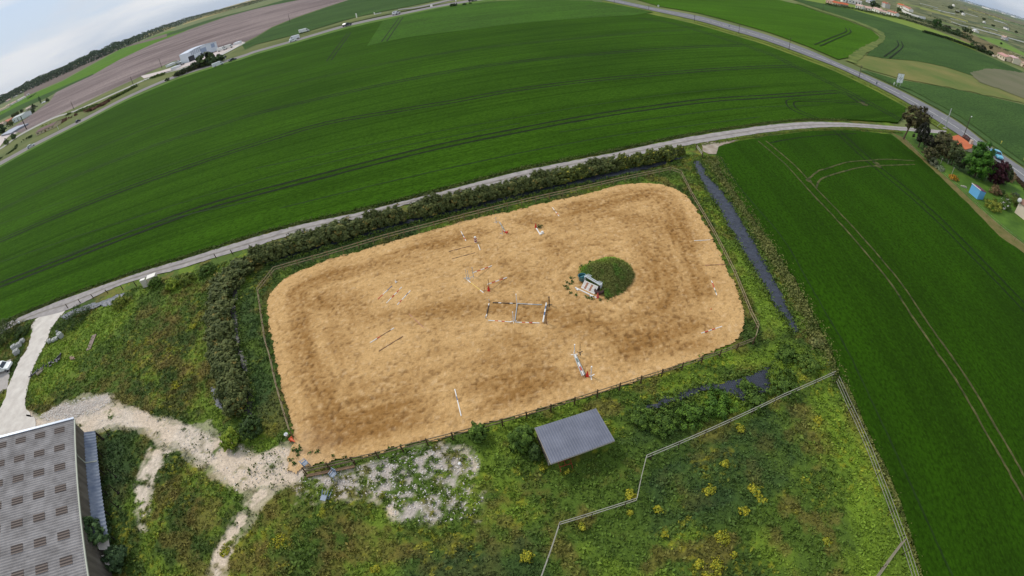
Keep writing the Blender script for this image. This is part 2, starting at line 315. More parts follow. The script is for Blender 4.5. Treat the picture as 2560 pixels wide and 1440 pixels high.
def arcs(dd, al, o, wd=.8, le=7.): return .6*vn(dd/wd, al/le, 1, o)+.4*vn(dd/(wd*.45), al/(le*.6), 1, o+1)
Dw = D+.8*(fbm(X, Y, 7, 227)-.5); st_ = (arcs(Dw, ang, 228)-.5)*np.exp(-(D/15)**2)
mc = G(1516, 700); md = np.hypot(X-mc[0], Y-mc[1]); ma = np.arctan2(Y-mc[1], X-mc[0])*8; st_ += (arcs(md+.6*fbm(X, Y, 4, 229), ma, 230, .7, 5)-.5)*np.exp(-((md-6)/5.)**2)
st_ += .5*(arcs(.35*X-.94*Y+1.5*fbm(X, Y, 12, 231), .94*X+.35*Y, 232, .9, 9)-.5)
rim = sstep(D+.8*(fbm(X, Y, 3, 234)-.5), .3, 2.6)*.75+.25; tro = np.clip((tro*.95+.16+.75*st_)*lightp*rim+.14*(vn(X, Y, .8, 224)-.5)+.45*(vn(X, Y, .3, 225)-.5)*(.5+tro), 0, 1)
C = blend(np.zeros(X.shape+(3,))+L3((208, 168, 113)), L3((152, 112, 63)), tro)
hoof = sstep(vn(X, Y, .34, 218), .62, .88)*(.35+.65*tro); C = blend(C, L3((108, 76, 42)), hoof*.75)
C = blend(C, L3((226, 192, 146)), sstep(vn(X, Y, .3, 219), .7, .95)*.5*(1-tro*.6))
edge = np.clip(1-D/.5, 0, 1); C = blend(C, L3((150, 120, 76)), edge*.5*vn(X, Y, .6, 220))
ent = np.exp(-(np.hypot(X-G(735, 1160)[0], Y-G(735, 1160)[1])/3.5)**2); C = blend(C, L3((206, 178, 146)), ent*.7*fbm(X, Y, 1., 221))
Z = .02+.07*(vn(X, Y, .4, 222)-hoof*.9)+.05*fbm(X, Y, 3, 223)
idx = np.arange(nx*ny).reshape(ny, nx); F = np.stack([idx[:-1, :-1], idx[:-1, 1:], idx[1:, 1:], idx[1:, :-1]], -1).reshape(-1, 4)
ok = ins.ravel()[F].all(1); F = F[ok]; used = np.unique(F); rem = np.full(nx*ny, -1); rem[used] = np.arange(len(used))
tag(raw('sand_arena', np.c_[X.ravel(), Y.ravel(), Z.ravel()][used], rem[F], attr_mat('sand', .95, 5, .2, .9, 4, .12, .05), col=C.reshape(-1, 3)[used], smooth=True), kind='structure')

# ---- fields
def crop_mat(name, c, c2, rot, s=1., big=.03, streak=.35):
    m = bpy.data.materials.new(name); m.use_nodes = True; nt = m.node_tree; b = nt.nodes['Principled BSDF']; L = nt.links.new
    b.inputs['Roughness'].default_value = .95; b.inputs['Specular IOR Level'].default_value = .03
    t = nt.nodes.new('ShaderNodeTexCoord'); mp = nt.nodes.new('ShaderNodeMapping'); mp.inputs['Rotation'].default_value = (0, 0, rot); L(t.outputs['Object'], mp.inputs[0])
    def noise(sc, st, det=5):
        mm = nt.nodes.new('ShaderNodeMapping'); mm.inputs['Scale'].default_value = st; L(mp.outputs[0], mm.inputs[0])
        n = nt.nodes.new('ShaderNodeTexNoise'); n.inputs['Scale'].default_value = sc; n.inputs['Detail'].default_value = det; n.inputs['Roughness'].default_value = .6; L(mm.outputs[0], n.inputs['Vector']); return n.outputs[0]
    def mixc(f, a, b_, lo, hi, amt=1.):
        r = nt.nodes.new('ShaderNodeMapRange'); r.inputs[1].default_value = lo; r.inputs[2].default_value = hi; r.inputs[4].default_value = amt; L(f, r.inputs[0])
        x = nt.nodes.new('ShaderNodeMix'); x.data_type = 'RGBA'; L(r.outputs[0], x.inputs[0])
        for i, v in ((6, a), (7, b_)):
            if hasattr(v, 'default_value') or hasattr(v, 'links'): L(v, x.inputs[i])
            else: x.inputs[i].default_value = (*v, 1)
        return x.outputs[2]
    A, B = lin(c), lin(c2); dk = tuple(v*.5 for v in A); lt = tuple(min(1, v*1.5) for v in B)
    o = mixc(noise(big, (1, 2.6, 1), 8), A, B, .36, .64)
    o = mixc(noise(.009, (1, 1.8, 1), 4), o, tuple(v*1.45 for v in B), .45, .75, .6)
    o = mixc(noise(.5*s, (.012, 1.6, 1), 3), o, dk, .5, .72, streak)
    o = mixc(noise(1.1*s, (.01, 1.8, 1), 2), o, lt, .55, .8, streak*.5)
    o = mixc(noise(.22*s, (.01, 1.5, 1), 2), o, dk, .5, .7, streak*.7)
    o = mixc(noise(2.2*s, (.6, 1, 1), 8), o, dk, .42, .66, .75)
    o = mixc(noise(3.5*s, (.8, 1, 1), 6), o, lt, .52, .75, .5)
    L(o, b.inputs['Base Color'])
    bp = nt.nodes.new('ShaderNodeBump'); bp.inputs['Strength'].default_value = .5; bp.inputs['Distance'].default_value = .15; L(noise(3*s, (.8, 1, 1)), bp.inputs['Height']); L(bp.outputs[0], b.inputs['Normal'])
    return m
def gang(a, b): p = G(*a); q = G(*b); return math.atan2(q[1]-p[1], q[0]-p[0])
AMAIN = gang((167, 652), (1447, 303)); ARGT = gang((2170, 640), (2470, 1083))
M_MAIN = crop_mat('young_wheat', (47, 77, 12), (60, 94, 16), -AMAIN, 1., .018, .8)
M_RIGHT = crop_mat('young_wheat_beside', (38, 64, 10), (47, 80, 10), -ARGT, 1.2, .04, .25)
M_DULL = crop_mat('late_wheat', (62, 90, 34), (70, 106, 32), -AMAIN, .6, .02)
M_BLUE = crop_mat('barley', (60, 84, 44), (72, 98, 48), -AMAIN, .5, .02, .2)
M_NE = crop_mat('wheat_beyond_road', (58, 92, 14), (70, 108, 18), -AMAIN+.4, .6, .02)
M_PLOW = crop_mat('ploughed_soil', (108, 94, 92), (158, 142, 136), -gang((133, 300), (550, 133)), .35, .004, .28)
M_BGRN = crop_mat('bright_pasture', (82, 118, 36), (94, 130, 38), 0, .3, .02, .2)
M_TAN = mat('dry_meadow', (92, 114, 44), .9, .15, .04, c2=(124, 118, 62), bump=.3, bscale=1.2)
off = lambda pts, dx, dy: [(x+dx, y+dy) for x, y in pts]
main_field = off(TR_UP, -2, -9)[:-2]+[(2245, 305), (2262, 285)]+off(RD_LO[::-1], -11, 8)[4:-1]+[(1480, 2)]+[(1300, 0)]+off(HW_LO[::-1], 0, 5)[1:]+[(-60, 460), (-160, 700)]
poly('green_field', main_field, .28, M_MAIN, .5, jit=.12, sub=3)
poly('dull_green_field', [(917, 115), (957, 52), (1007, 40), (1130, 14), (1250, 2), (1400, -1), (1515, 6), (1633, 30), (1580, 38), (1447, 46), (1280, 60), (1173, 74), (1007, 95)], .33, M_DULL)
right_field = [(1797, 366), (1790, 385), (1805, 433), (1838, 480), (1880, 540), (1920, 597), (1987, 693), (2030, 780), (2080, 873), (2107, 947), (2122, 967), (2193, 1120), (2253, 1253), (2282, 1353), (2308, 1440), (2340, 1560), (2560, 1560), (2700, 1440), (2660, 800), (2560, 632), (2498, 590), (2440, 530), (2400, 490), (2340, 432), (2290, 385), (2228, 336), (2120, 325), (2020, 328), (1920, 341), (1850, 352)]
poly('crop_field', right_field, .36, M_RIGHT, .6, jit=.1, sub=1.5)
poly('ploughed_field', [(20, 325), (60, 300), (123, 255), (140, 231), (233, 187), (300, 149), (383, 110), (467, 77), (567, 42), (640, 22), (753, -3), (880, -3), (807, 20), (740, 43), (680, 67), (640, 91), (610, 106), (550, 132), (433, 153), (367, 183), (333, 200), (260, 233), (187, 269), (133, 294), (60, 334)], -.12, M_PLOW)
poly('barley_field', [(612, 124), (640, 111), (750, 84), (893, 42), (1000, 20), (1060, 8), (1130, -6), (890, -6), (807, 22), (740, 45), (680, 69), (642, 93), (605, 112)], .1, M_BLUE)
poly('pasture', [(-40, 318), (0, 300), (67, 267), (115, 243), (140, 230), (233, 186), (300, 148), (383, 109), (467, 76), (420, 78), (300, 124), (237, 158), (156, 203), (0, 272), (-40, 290)], -.1, M_BGRN)
poly('far_green_strip', [(-40, 318), (0, 301), (60, 270), (120, 243), (140, 231), (233, 187), (233, 184), (140, 224), (60, 258), (0, 288), (-40, 305)], -.06, M_BLUE)
poly('far_ploughed_strip', [(60, 225), (83, 213), (250, 134), (350, 104), (417, 84), (417, 92), (300, 122), (237, 156), (156, 200), (60, 243)], -.05, mat('far_soil', (104, 88, 76), .9, .15, .02))
poly('far_barley_strip', [(417, 84), (520, 50), (640, 20), (740, -8), (790, -8), (640, 22), (567, 41), (467, 75), (400, 96)], -.06, M_BLUE)
poly('far_yellow_field', [(345, 101), (380, 88), (440, 68), (420, 66), (370, 82)], 0., mat('far_stubble', (158, 142, 74), .9, .1, .01))
poly('far_stubble_field', [(455, 63), (560, 30), (640, 4), (680, -6), (640, -6), (560, 18), (465, 54)], 0., mat('far_stubble2', (150, 136, 76), .9, .12, .01))
ne = [(1560, -10), (1650, 16), (1747, 33), (1830, 54), (1920, 80), (2020, 116), (2095, 148), (2128, 142), (2160, 122), (2195, 100), (2198, 92), (2180, 76), (2120, 52), (2050, 30), (2000, 12), (1900, -10)]
poly('wheat_field', ne, .1, M_NE)
poly('tall_barley_field', [(2050, 22), (2120, 46), (2175, 66), (2212, 88), (2208, 104), (2180, 125), (2165, 138), (2215, 146), (2290, 152), (2360, 166), (2440, 192), (2500, 215), (2580, 240), (2660, 280), (2640, 210), (2560, 180), (2492, 150), (2440, 128), (2340, 88), (2240, 56), (2130, 24), (2000, -2), (1960, -8)], .1, M_BLUE)
poly('dry_meadow', [(2135, 156), (2160, 138), (2215, 146), (2290, 152), (2360, 166), (2440, 192), (2560, 232), (2700, 290), (2700, 330), (2560, 258), (2440, 232), (2340, 212), (2240, 196), (2190, 178), (2150, 168)], -.05, M_TAN, jit=.8, sub=4)
poly('bare_soil_patch', [(2425, 182), (2470, 172), (2560, 182), (2640, 200), (2700, 290), (2560, 246), (2500, 222), (2450, 206)], .12, mat('bare_soil', (98, 102, 66), .9, .12, .03, c2=(116, 110, 84)), smooth_px=True, jit=.9, sub=4)
poly('roadside_crop_field', [(2172, 178), (2240, 198), (2340, 214), (2440, 234), (2560, 262), (2720, 320), (2720, 520), (2560, 405), (2475, 345), (2400, 290), (2330, 252), (2280, 226), (2230, 208), (2190, 190)], .1, M_BLUE)
poly('verge', [(2170, 176), (2190, 187), (2230, 205), (2280, 224), (2330, 249), (2400, 287), (2475, 342), (2560, 402), (2560, 416), (2472, 357), (2395, 300), (2278, 235), (2192, 194), (2150, 176)], -.04, mat('verge_grass', (62, 88, 34), .9, .3, .15, bump=.6, bscale=2))
poly('grass_strip', [(1990, -4), (2130, 26), (2240, 58), (2340, 90), (2440, 126), (2446, 118), (2340, 76), (2240, 42), (2130, 12), (2040, -8)], .02, mat('bright_strip', (112, 132, 42), .9, .12, .05))
strip('grass_path', [(2112, 150), (2140, 126), (2175, 108), (2196, 94), (2185, 77), (2120, 50), (2050, 28), (1990, 8)], [(2140, 160), (2160, 138), (2190, 118), (2213, 96), (2202, 78), (2130, 48), (2055, 25), (1995, 5)], .16, mat('path_grass', (76, 102, 34), .9, .3, .15, c2=(116, 124, 56), bump=.4), jit=.5)
poly('yellow_verge', off(RD_LO[1:-2], -1, 1)+off(RD_LO[1:-2][::-1], -11, 8), -.02, mat('yellow_verge', (86, 110, 28), .9, .3, .12, c2=(118, 128, 40), bump=.4, bscale=1.5))
poly('highway_verge', HW_LO+off(HW_LO[::-1], 0, 5), -.03, mat('highway_verge', (84, 112, 30), .9, .2, .1))
poly('roadside_grass', [(-60, 380), (50, 335), (133, 293), (187, 269), (260, 231), (333, 199), (400, 178), (433, 170), (560, 146), (605, 113), (640, 112), (750, 86), (893, 46), (1007, 26), (1130, 6), (1240, -8)]+off(HW_UP[::-1], 0, -1), -.14, mat('roadside_grass', (92, 108, 48), .9, .25, .03, c2=(112, 116, 58), bump=.4, bscale=1.))
poly('lawn', [(2228, 336), (2290, 385), (2340, 432), (2400, 490), (2440, 530), (2498, 590), (2560, 632), (2680, 720), (2680, 540), (2560, 462), (2469, 392), (2400, 345), (2356, 334), (2253, 326)], .0, mat('lawn', (64, 98, 28), .9, .3, .2, c2=(90, 122, 38), bump=.5, bscale=2))
poly('rough_grass', [(2226, 330), (2262, 345), (2320, 405), (2380, 455), (2440, 512), (2510, 572), (2580, 625), (2560, 634), (2498, 592), (2440, 532), (2400, 492), (2340, 434), (2290, 387)], .05, mat('rough_grass', (108, 112, 50), .9, .3, .5, c2=(122, 108, 66), bump=.5, bscale=2))
# marsh to the horizon (right)
MM = mat('marsh_grass', (84, 104, 54), .9, .5, .016, c2=(132, 128, 84), stretch=(1, 3.2, 1), bump=.5, bscale=.06, rot=-.9, detail=9)
poly('marsh', [(2040, -8), (2130, 11), (2240, 41), (2340, 75), (2446, 117), (2560, 170), (2680, 220), (2800, 150), (2800, 110), (2560, 52), (2412, 6), (2380, -8), (2200, -8)], -.2, MM)
poly('brown_meadow', [(2405, 78), (2440, 92), (2560, 148), (2660, 200), (2560, 165), (2450, 125), (2400, 100)], -.12, mat('brown_meadow', (112, 100, 62), .9, .15, .02))
poly('green_meadow', [(2440, 88), (2500, 100), (2560, 132), (2640, 170), (2560, 140), (2480, 108)], -.08, mat('green_meadow', (100, 128, 44), .9, .15, .03))
MW = mat('channel_water', (150, 152, 148), .5)
for i, (c_, w_) in enumerate([([(2333, 22), (2360, 29), (2388, 35)], 2.2), ([(2378, 54), (2400, 62), (2420, 67)], 2), ([(2428, 68), (2470, 80), (2520, 94), (2570, 108)], 3.), ([(2458, 68), (2480, 72), (2494, 77)], 2.), ([(2390, 26), (2430, 38), (2445, 42)], 1.6), ([(2485, 50), (2505, 56), (2520, 62)], 3.), ([(2376, 46), (2395, 50), (2415, 56)], 1.4), ([(2300, 8), (2330, 16), (2345, 20)], 1.3)]):
    strip('channel', [(x, y-w_*.28) for x, y in c_], [(x, y+w_*.28) for x, y in c_], -.06, MW, 24, cross=2)
for i, (c_, w_, cc) in enumerate([([(2330, 34), (2400, 48), (2500, 72), (2600, 104)], 3, (78, 88, 60)), ([(2400, 18), (2470, 34), (2560, 60)], 2.5, (104, 96, 78)), ([(2410, 10), (2480, 28), (2570, 56)], 2.4, (70, 94, 52)), ([(2300, 20), (2360, 36), (2420, 54)], 3.4, (132, 132, 62)), ([(2420, 22), (2480, 40), (2520, 54)], 2., (150, 144, 64)), ([(2430, 80), (2500, 100), (2600, 140)], 2.6, (74, 92, 46)), ([(2340, 50), (2420, 78), (2450, 90)], 3, (100, 116, 52)), ([(2280, 24), (2330, 38), (2370, 52)], 3, (86, 92, 54)), ([(2450, 60), (2520, 80), (2580, 98)], 4, (96, 112, 60)), ([(2240, 6), (2300, 18), (2350, 30)], 3, (110, 122, 60)), ([(2470, 42), (2530, 58), (2580, 72)], 3., (88, 106, 62))]):
    strip('reed_bed', [(x, y-w_*.5) for x, y in c_], [(x, y+w_*.5) for x, y in c_], -.1+.002*i, mat('reeds%d' % i, cc, .9, .25, .03), 24, cross=2)

for n_ in MM.node_tree.nodes:
    if n_.type == 'VALTORGB': n_.color_ramp.elements[0].position = .42; n_.color_ramp.elements[1].position = .6
# ---- wheel tracks in the crops
M_RUT = mat('rut_soil', (10, 20, 4), .95, .35, 1., c2=(28, 42, 12)); M_RUTP = mat('rut_soil_pale', (46, 60, 20), .9, .35, .8, c2=(100, 98, 56)); M_RUTS = mat('rut_soft', (28, 50, 6), .9, .3, 1., c2=(38, 64, 8))
def ruts(name, lines, z, w=.5, gap=1.15, m=None, n=70):
    V = []; F = []
    for pts, pair in lines:
        g = np.array([G(*p, z) for p in resamp(cr(pts), n)]); t = np.gradient(g, axis=0); t /= np.linalg.norm(t, axis=1)[:, None]+1e-9; nn = np.c_[-t[:, 1], t[:, 0]]
        for s in ((-gap, gap) if pair else (0,)):
            b = len(V); ww = w*(.8+.4*rng.random(n))
            for i in range(n):
                c = g[i]+nn[i]*(s+rng.normal(0, .04)); V += [(*(c-nn[i]*ww[i]/2), z), (*(c+nn[i]*ww[i]/2), z)]
            F += [(b+2*i, b+2*i+1, b+2*i+3, b+2*i+2) for i in range(n-1)]
    o = raw(name, V, F, m); fix_up(o.data); return tag(o, kind='structure')
ruts('wheel_track', [([(-40, 730), (0, 712), (167, 647), (333, 582), (500, 522), (640, 482), (800, 441), (973, 396), (1140, 357), (1280, 329), (1447, 297), (1613, 271), (1780, 250), (1920, 241), (2050, 232), (2100, 230), (2135, 242), (2153, 256)], 1),
    ([(-40, 622), (0, 602), (167, 530), (333, 465), (500, 406), (640, 360), (807, 310), (973, 280), (1140, 252), (1280, 226), (1447, 204), (1613, 188), (1780, 174), (1913, 167), (1985, 165)], 1),
    ([(-40, 545), (100, 477), (300, 396), (433, 347), (533, 317), (640, 284), (807, 244), (973, 208), (1140, 176), (1280, 156), (1447, 139), (1613, 125), (1780, 115), (1850, 114)], 1)], .30, .8, 1.25, M_RUT)
ruts('wheel_track', [([(60, 445), (200, 388), (400, 308), (520, 267), (640, 232), (807, 192), (973, 156), (1140, 128), (1280, 111), (1447, 95), (1613, 80), (1713, 75)], 1), 
    ([(1600, 45), (1680, 58), (1780, 87), (1920, 133), (1987, 165), (2087, 213), (2163, 252), (2253, 300)], 1), ([(822, 152), (845, 120), (873, 82)], 1), 
    ], .305, .65, 1.2, M_RUT)
ruts('wheel_track', [([(640, 193), (807, 163), (900, 136), (957, 122)], 0), ([(0, 655), (333, 545), (640, 452), (973, 372), (1300, 308)], 0), ([(0, 560), (400, 420), (640, 345)], 0), ([(640, 420), (1140, 320), (1613, 243), (1900, 215)], 0), ([(100, 660), (400, 555), (640, 500)], 0), ([(1400, 330), (1800, 275), (2050, 262)], 0), ([(700, 520), (1100, 425), (1500, 345), (1900, 292)], 0)], .305, .4, 1.1, M_RUTS)
ruts('wheel_track', [([(2000, 250), (1978, 252), (1976, 262), (1990, 275), (2040, 296)], 1), ([(1990, 250), (2080, 252), (2150, 260), (2165, 258)], 1)], .31, .45, 1.1, M_RUT)
ruts('wheel_track', [([(1905, 352), (1970, 407), (2020, 460), (2038, 480), (2105, 550), (2170, 623), (2240, 708), (2303, 803), (2403, 947), (2487, 1090), (2560, 1217), (2620, 1330)], 1)], .40, .34, 1.0, M_RUTP)
ruts('wheel_track', [([(2093, 327), (2153, 383), (2187, 413), (2270, 480), (2350, 552), (2420, 622), (2560, 767), (2660, 880)], 1), ([(1925, 357), (1990, 345), (2060, 338), (2140, 333)], 0)], .395, .36, 1.0, M_RUT)
ruts('wheel_track', [([(1800, 390), (1850, 470), (1960, 600), (2040, 740), (2120, 880), (2230, 1110), (2330, 1330), (2380, 1440)], 0)], .395, .22, 1.0, M_RUTS)
ruts('wheel_track', [([(2018, 450), (2045, 428), (2070, 420), (2120, 405), (2170, 401), (2220, 398), (2287, 402)], 0), ([(2040, 470), (2050, 450), (2080, 437), (2147, 419), (2197, 414), (2287, 411)], 0)], .402, .4, 1.0, M_RUTP)
ruts('wheel_track', [([(2043, 113), (2087, 94), (2120, 80), (2118, 70)], 1), ([(2217, 143), (2250, 117), (2248, 102)], 1), ([(960, 104), (1003, 43)], 1)], .36, .7, 1.5, M_RUT)
for p in [(2155, 257), (2163, 262), (2190, 408), (2197, 416), (2022, 452)]:
    c = G(*p, .41); a = np.linspace(0, 2*math.pi, 12, endpoint=False); r = WM(p, 9)*(.7+.5*rng.random(12))
    tag(raw('bare_patch', [(c[0]+r[i]*math.cos(a[i]), c[1]+.8*r[i]*math.sin(a[i]), .412) for i in range(12)], np.array([[0, i, i+1] for i in range(1, 11)]), M_RUTP), kind='structure')

# ---- roads
M_TRK = mat('pale_tarmac', (150, 143, 140), .9, .12, .8, c2=(176, 168, 162), bump=.3, bscale=3, stretch=(1, 1, 1))
strip('farm_track', TR_UP, TR_LO, .02, M_TRK, 260, jit=.07)
ws = resamp(cr(TR_UP), 200)*.5+resamp(cr(TR_LO), 200)*.5
ruts('wheel_track', [([tuple(p) for p in ws[8:195:6]], 0)], .03, .55, 0, mat('track_middle', (132, 124, 116), .95, .15, .6, c2=(152, 145, 135)), 220)
M_ASP = mat('asphalt', (118, 117, 118), .95, .1, .3, c2=(132, 130, 131), bump=.15, bscale=4)
strip('main_road', RD_UP, RD_LO, .04, M_ASP, 120)
mid = (resamp(cr(RD_UP), 120)+resamp(cr(RD_LO), 120))/2
def line_marks(name, pts, z, w, m, dash=None):
    V = []; F = []; g = np.array([G(*p, z) for p in pts]); d = np.r_[0, np.cumsum(np.hypot(*np.diff(g, axis=0).T))]; t = 0
    step = (dash[0]+dash[1]) if dash else 6
    while t < d[-1]-step:
        l = dash[0] if dash else step; p = np.array([np.interp(t, d, g[:, 0]), np.interp(t, d, g[:, 1])]); q = np.array([np.interp(t+l, d, g[:, 0]), np.interp(t+l, d, g[:, 1])])
        u = (q-p)/max(1e-6, np.hypot(*(q-p))); n = np.array([-u[1], u[0]])*w/2; b = len(V); V += [(*(p-n), z), (*(p+n), z), (*(q+n), z), (*(q-n), z)]; F.append((b, b+1, b+2, b+3)); t += step
    o = raw(name, V, F, m); fix_up(o.data); return tag(o, kind='structure')
line_marks('road_marking', mid, .05, .3, mat('marking_paint', (205, 203, 190), .8), (9, 1.5))
strip('highway', HW_UP, HW_LO, .0, mat('highway_asphalt', (140, 134, 130), .9, .1, .05), 120)
hm = (resamp(cr(HW_UP), 120)*.45+resamp(cr(HW_LO), 120)*.55); line_marks('highway_lane_edge', hm, .02, .9, mat('dark_asphalt', (104, 98, 98), .9))
strip('side_road', [(-60, 395), (0, 370), (50, 335), (133, 293), (187, 276), (300, 226), (393, 186), (500, 159), (550, 137), (612, 106)], [(-60, 399), (0, 374), (50, 339), (133, 297), (187, 279), (300, 229), (393, 189), (500, 162), (550, 140), (614, 108)], .0, mat('side_road_surface', (170, 166, 156), .9), 60)
strip('highway', [(995, 23), (1041, 17), (1090, 6), (1130, -3), (1200, -14)], [(995, 25), (1041, 20), (1090, 10), (1130, 1), (1200, -10)], .01, MATS['highway_asphalt'], 30)
strip('gravel_drive', DRIVE_L, DRIVE_R, .0, mat('white_gravel', (206, 196, 184), .95, .1, .6, c2=(222, 214, 202), bump=.3, bscale=5), 60, jit=.1)
poly('concrete_pad', [(-60, 955), (0, 908), (30, 897), (27, 905), (24, 935), (23, 945), (18, 970), (0, 985), (-60, 1010)], .01, mat('concrete', (176, 168, 160), .9, .1, 1))
poly('field_entrance', [(1752, 358), (1800, 352), (1850, 350), (1820, 358), (1798, 366), (1800, 385), (1770, 384), (1758, 378)], .02, mat('entrance_dirt', (156, 138, 118), .95, .2, .8, c2=(184, 172, 156), bump=.4), jit=.1, sub=1)
poly('yard', [(352, 190), (400, 178), (470, 156), (545, 128), (604, 104), (612, 105), (560, 134), (500, 156), (420, 180), (360, 196)], .0, mat('yard_gravel', (206, 192, 184), .9))
poly('drive', [(-40, 372), (0, 366), (12, 350), (25, 338), (45, 332), (30, 330), (0, 340), (-40, 356)], -.02, mat('yard_gravel', (206, 192, 184), .9))

# ---- woven mulch sheets
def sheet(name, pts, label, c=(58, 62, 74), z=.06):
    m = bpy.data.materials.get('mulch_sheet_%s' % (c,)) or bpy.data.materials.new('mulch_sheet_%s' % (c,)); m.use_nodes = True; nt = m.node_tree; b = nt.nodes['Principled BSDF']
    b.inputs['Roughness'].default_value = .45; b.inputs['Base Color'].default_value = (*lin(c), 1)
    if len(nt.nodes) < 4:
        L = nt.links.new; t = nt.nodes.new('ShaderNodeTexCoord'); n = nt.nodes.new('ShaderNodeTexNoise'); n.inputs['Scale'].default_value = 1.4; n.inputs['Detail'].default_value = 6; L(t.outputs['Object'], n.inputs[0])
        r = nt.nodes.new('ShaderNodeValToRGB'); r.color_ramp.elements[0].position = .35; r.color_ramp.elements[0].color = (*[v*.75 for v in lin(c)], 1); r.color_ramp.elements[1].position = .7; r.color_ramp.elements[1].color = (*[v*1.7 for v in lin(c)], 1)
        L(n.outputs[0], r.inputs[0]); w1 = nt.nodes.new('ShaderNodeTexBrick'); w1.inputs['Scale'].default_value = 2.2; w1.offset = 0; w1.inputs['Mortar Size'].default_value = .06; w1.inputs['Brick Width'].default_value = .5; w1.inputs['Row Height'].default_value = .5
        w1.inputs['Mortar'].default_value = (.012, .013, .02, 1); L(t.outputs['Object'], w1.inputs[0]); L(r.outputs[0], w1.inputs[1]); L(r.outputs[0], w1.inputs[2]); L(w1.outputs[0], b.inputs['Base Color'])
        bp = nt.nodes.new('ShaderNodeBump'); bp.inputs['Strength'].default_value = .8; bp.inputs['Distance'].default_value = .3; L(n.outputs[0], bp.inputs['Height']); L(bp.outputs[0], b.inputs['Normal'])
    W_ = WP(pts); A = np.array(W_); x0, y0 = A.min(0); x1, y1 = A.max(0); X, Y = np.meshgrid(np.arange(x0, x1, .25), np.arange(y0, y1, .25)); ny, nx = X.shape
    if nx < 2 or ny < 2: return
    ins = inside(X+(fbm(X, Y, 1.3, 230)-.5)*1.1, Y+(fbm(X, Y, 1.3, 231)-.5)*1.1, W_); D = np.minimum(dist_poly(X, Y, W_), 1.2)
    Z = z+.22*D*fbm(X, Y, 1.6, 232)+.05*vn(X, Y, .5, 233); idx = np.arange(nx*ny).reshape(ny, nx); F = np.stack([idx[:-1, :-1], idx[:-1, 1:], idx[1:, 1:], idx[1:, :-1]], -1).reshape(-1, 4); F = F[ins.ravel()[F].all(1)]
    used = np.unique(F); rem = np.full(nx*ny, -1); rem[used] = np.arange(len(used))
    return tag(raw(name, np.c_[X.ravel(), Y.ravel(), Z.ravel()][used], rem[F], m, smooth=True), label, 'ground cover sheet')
SH = {}
SH['r'] = [(1730, 403), (1752, 402), (1770, 440), (1800, 470), (1830, 510), (1860, 560), (1895, 620), (1930, 690), (1962, 740), (1982, 790), (2002, 835), (1988, 840), (1976, 828), (1965, 805), (1940, 770), (1910, 720), (1880, 670), (1850, 620), (1815, 560), (1790, 510), (1760, 470), (1738, 430)]
SH['b'] = [(1573, 1042), (1583, 1025), (1630, 1004), (1690, 987), (1750, 966), (1830, 945), (1900, 925), (1945, 905), (1925, 930), (1920, 985), (1868, 1012), (1840, 990), (1800, 985), (1765, 982), (1725, 1000), (1670, 1013), (1620, 1035)]
SH['w'] = [(575, 690), (600, 672), (602, 720), (592, 760), (602, 850), (616, 900), (626, 960), (634, 1055), (618, 1055), (602, 950), (590, 880), (575, 800)]
SH['w2'] = [(528, 962), (545, 970), (556, 1000), (560, 1035), (543, 1022), (531, 995)]
SH['t'] = [(150, 795), (165, 782), (200, 767), (240, 757), (280, 743), (300, 735), (318, 727), (290, 762), (240, 770), (200, 783), (165, 802)]
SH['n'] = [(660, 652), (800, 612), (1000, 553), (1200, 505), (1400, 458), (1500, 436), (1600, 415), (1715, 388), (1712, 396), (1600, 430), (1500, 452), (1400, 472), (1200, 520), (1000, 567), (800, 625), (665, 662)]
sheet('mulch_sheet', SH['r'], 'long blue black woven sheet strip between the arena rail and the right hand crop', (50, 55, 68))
sheet('mulch_sheet', SH['b'], 'crumpled dark woven sheet among bushes behind the grey shed', (46, 51, 64))
sheet('mulch_sheet', SH['w'], 'narrow brownish sheet strip along the arena side of the left hedge', (66, 62, 58))
sheet('mulch_sheet', SH['w2'], 'small grey sheet scrap showing at the foot of the left hedge end', (78, 82, 92))
sheet('mulch_sheet', SH['t'], 'grey blue sheet over the bank beside the track posts at left', (96, 102, 112))
sheet('mulch_sheet', SH['n'], 'dark blue sheet under the row of shrubs above the arena', (36, 40, 52))

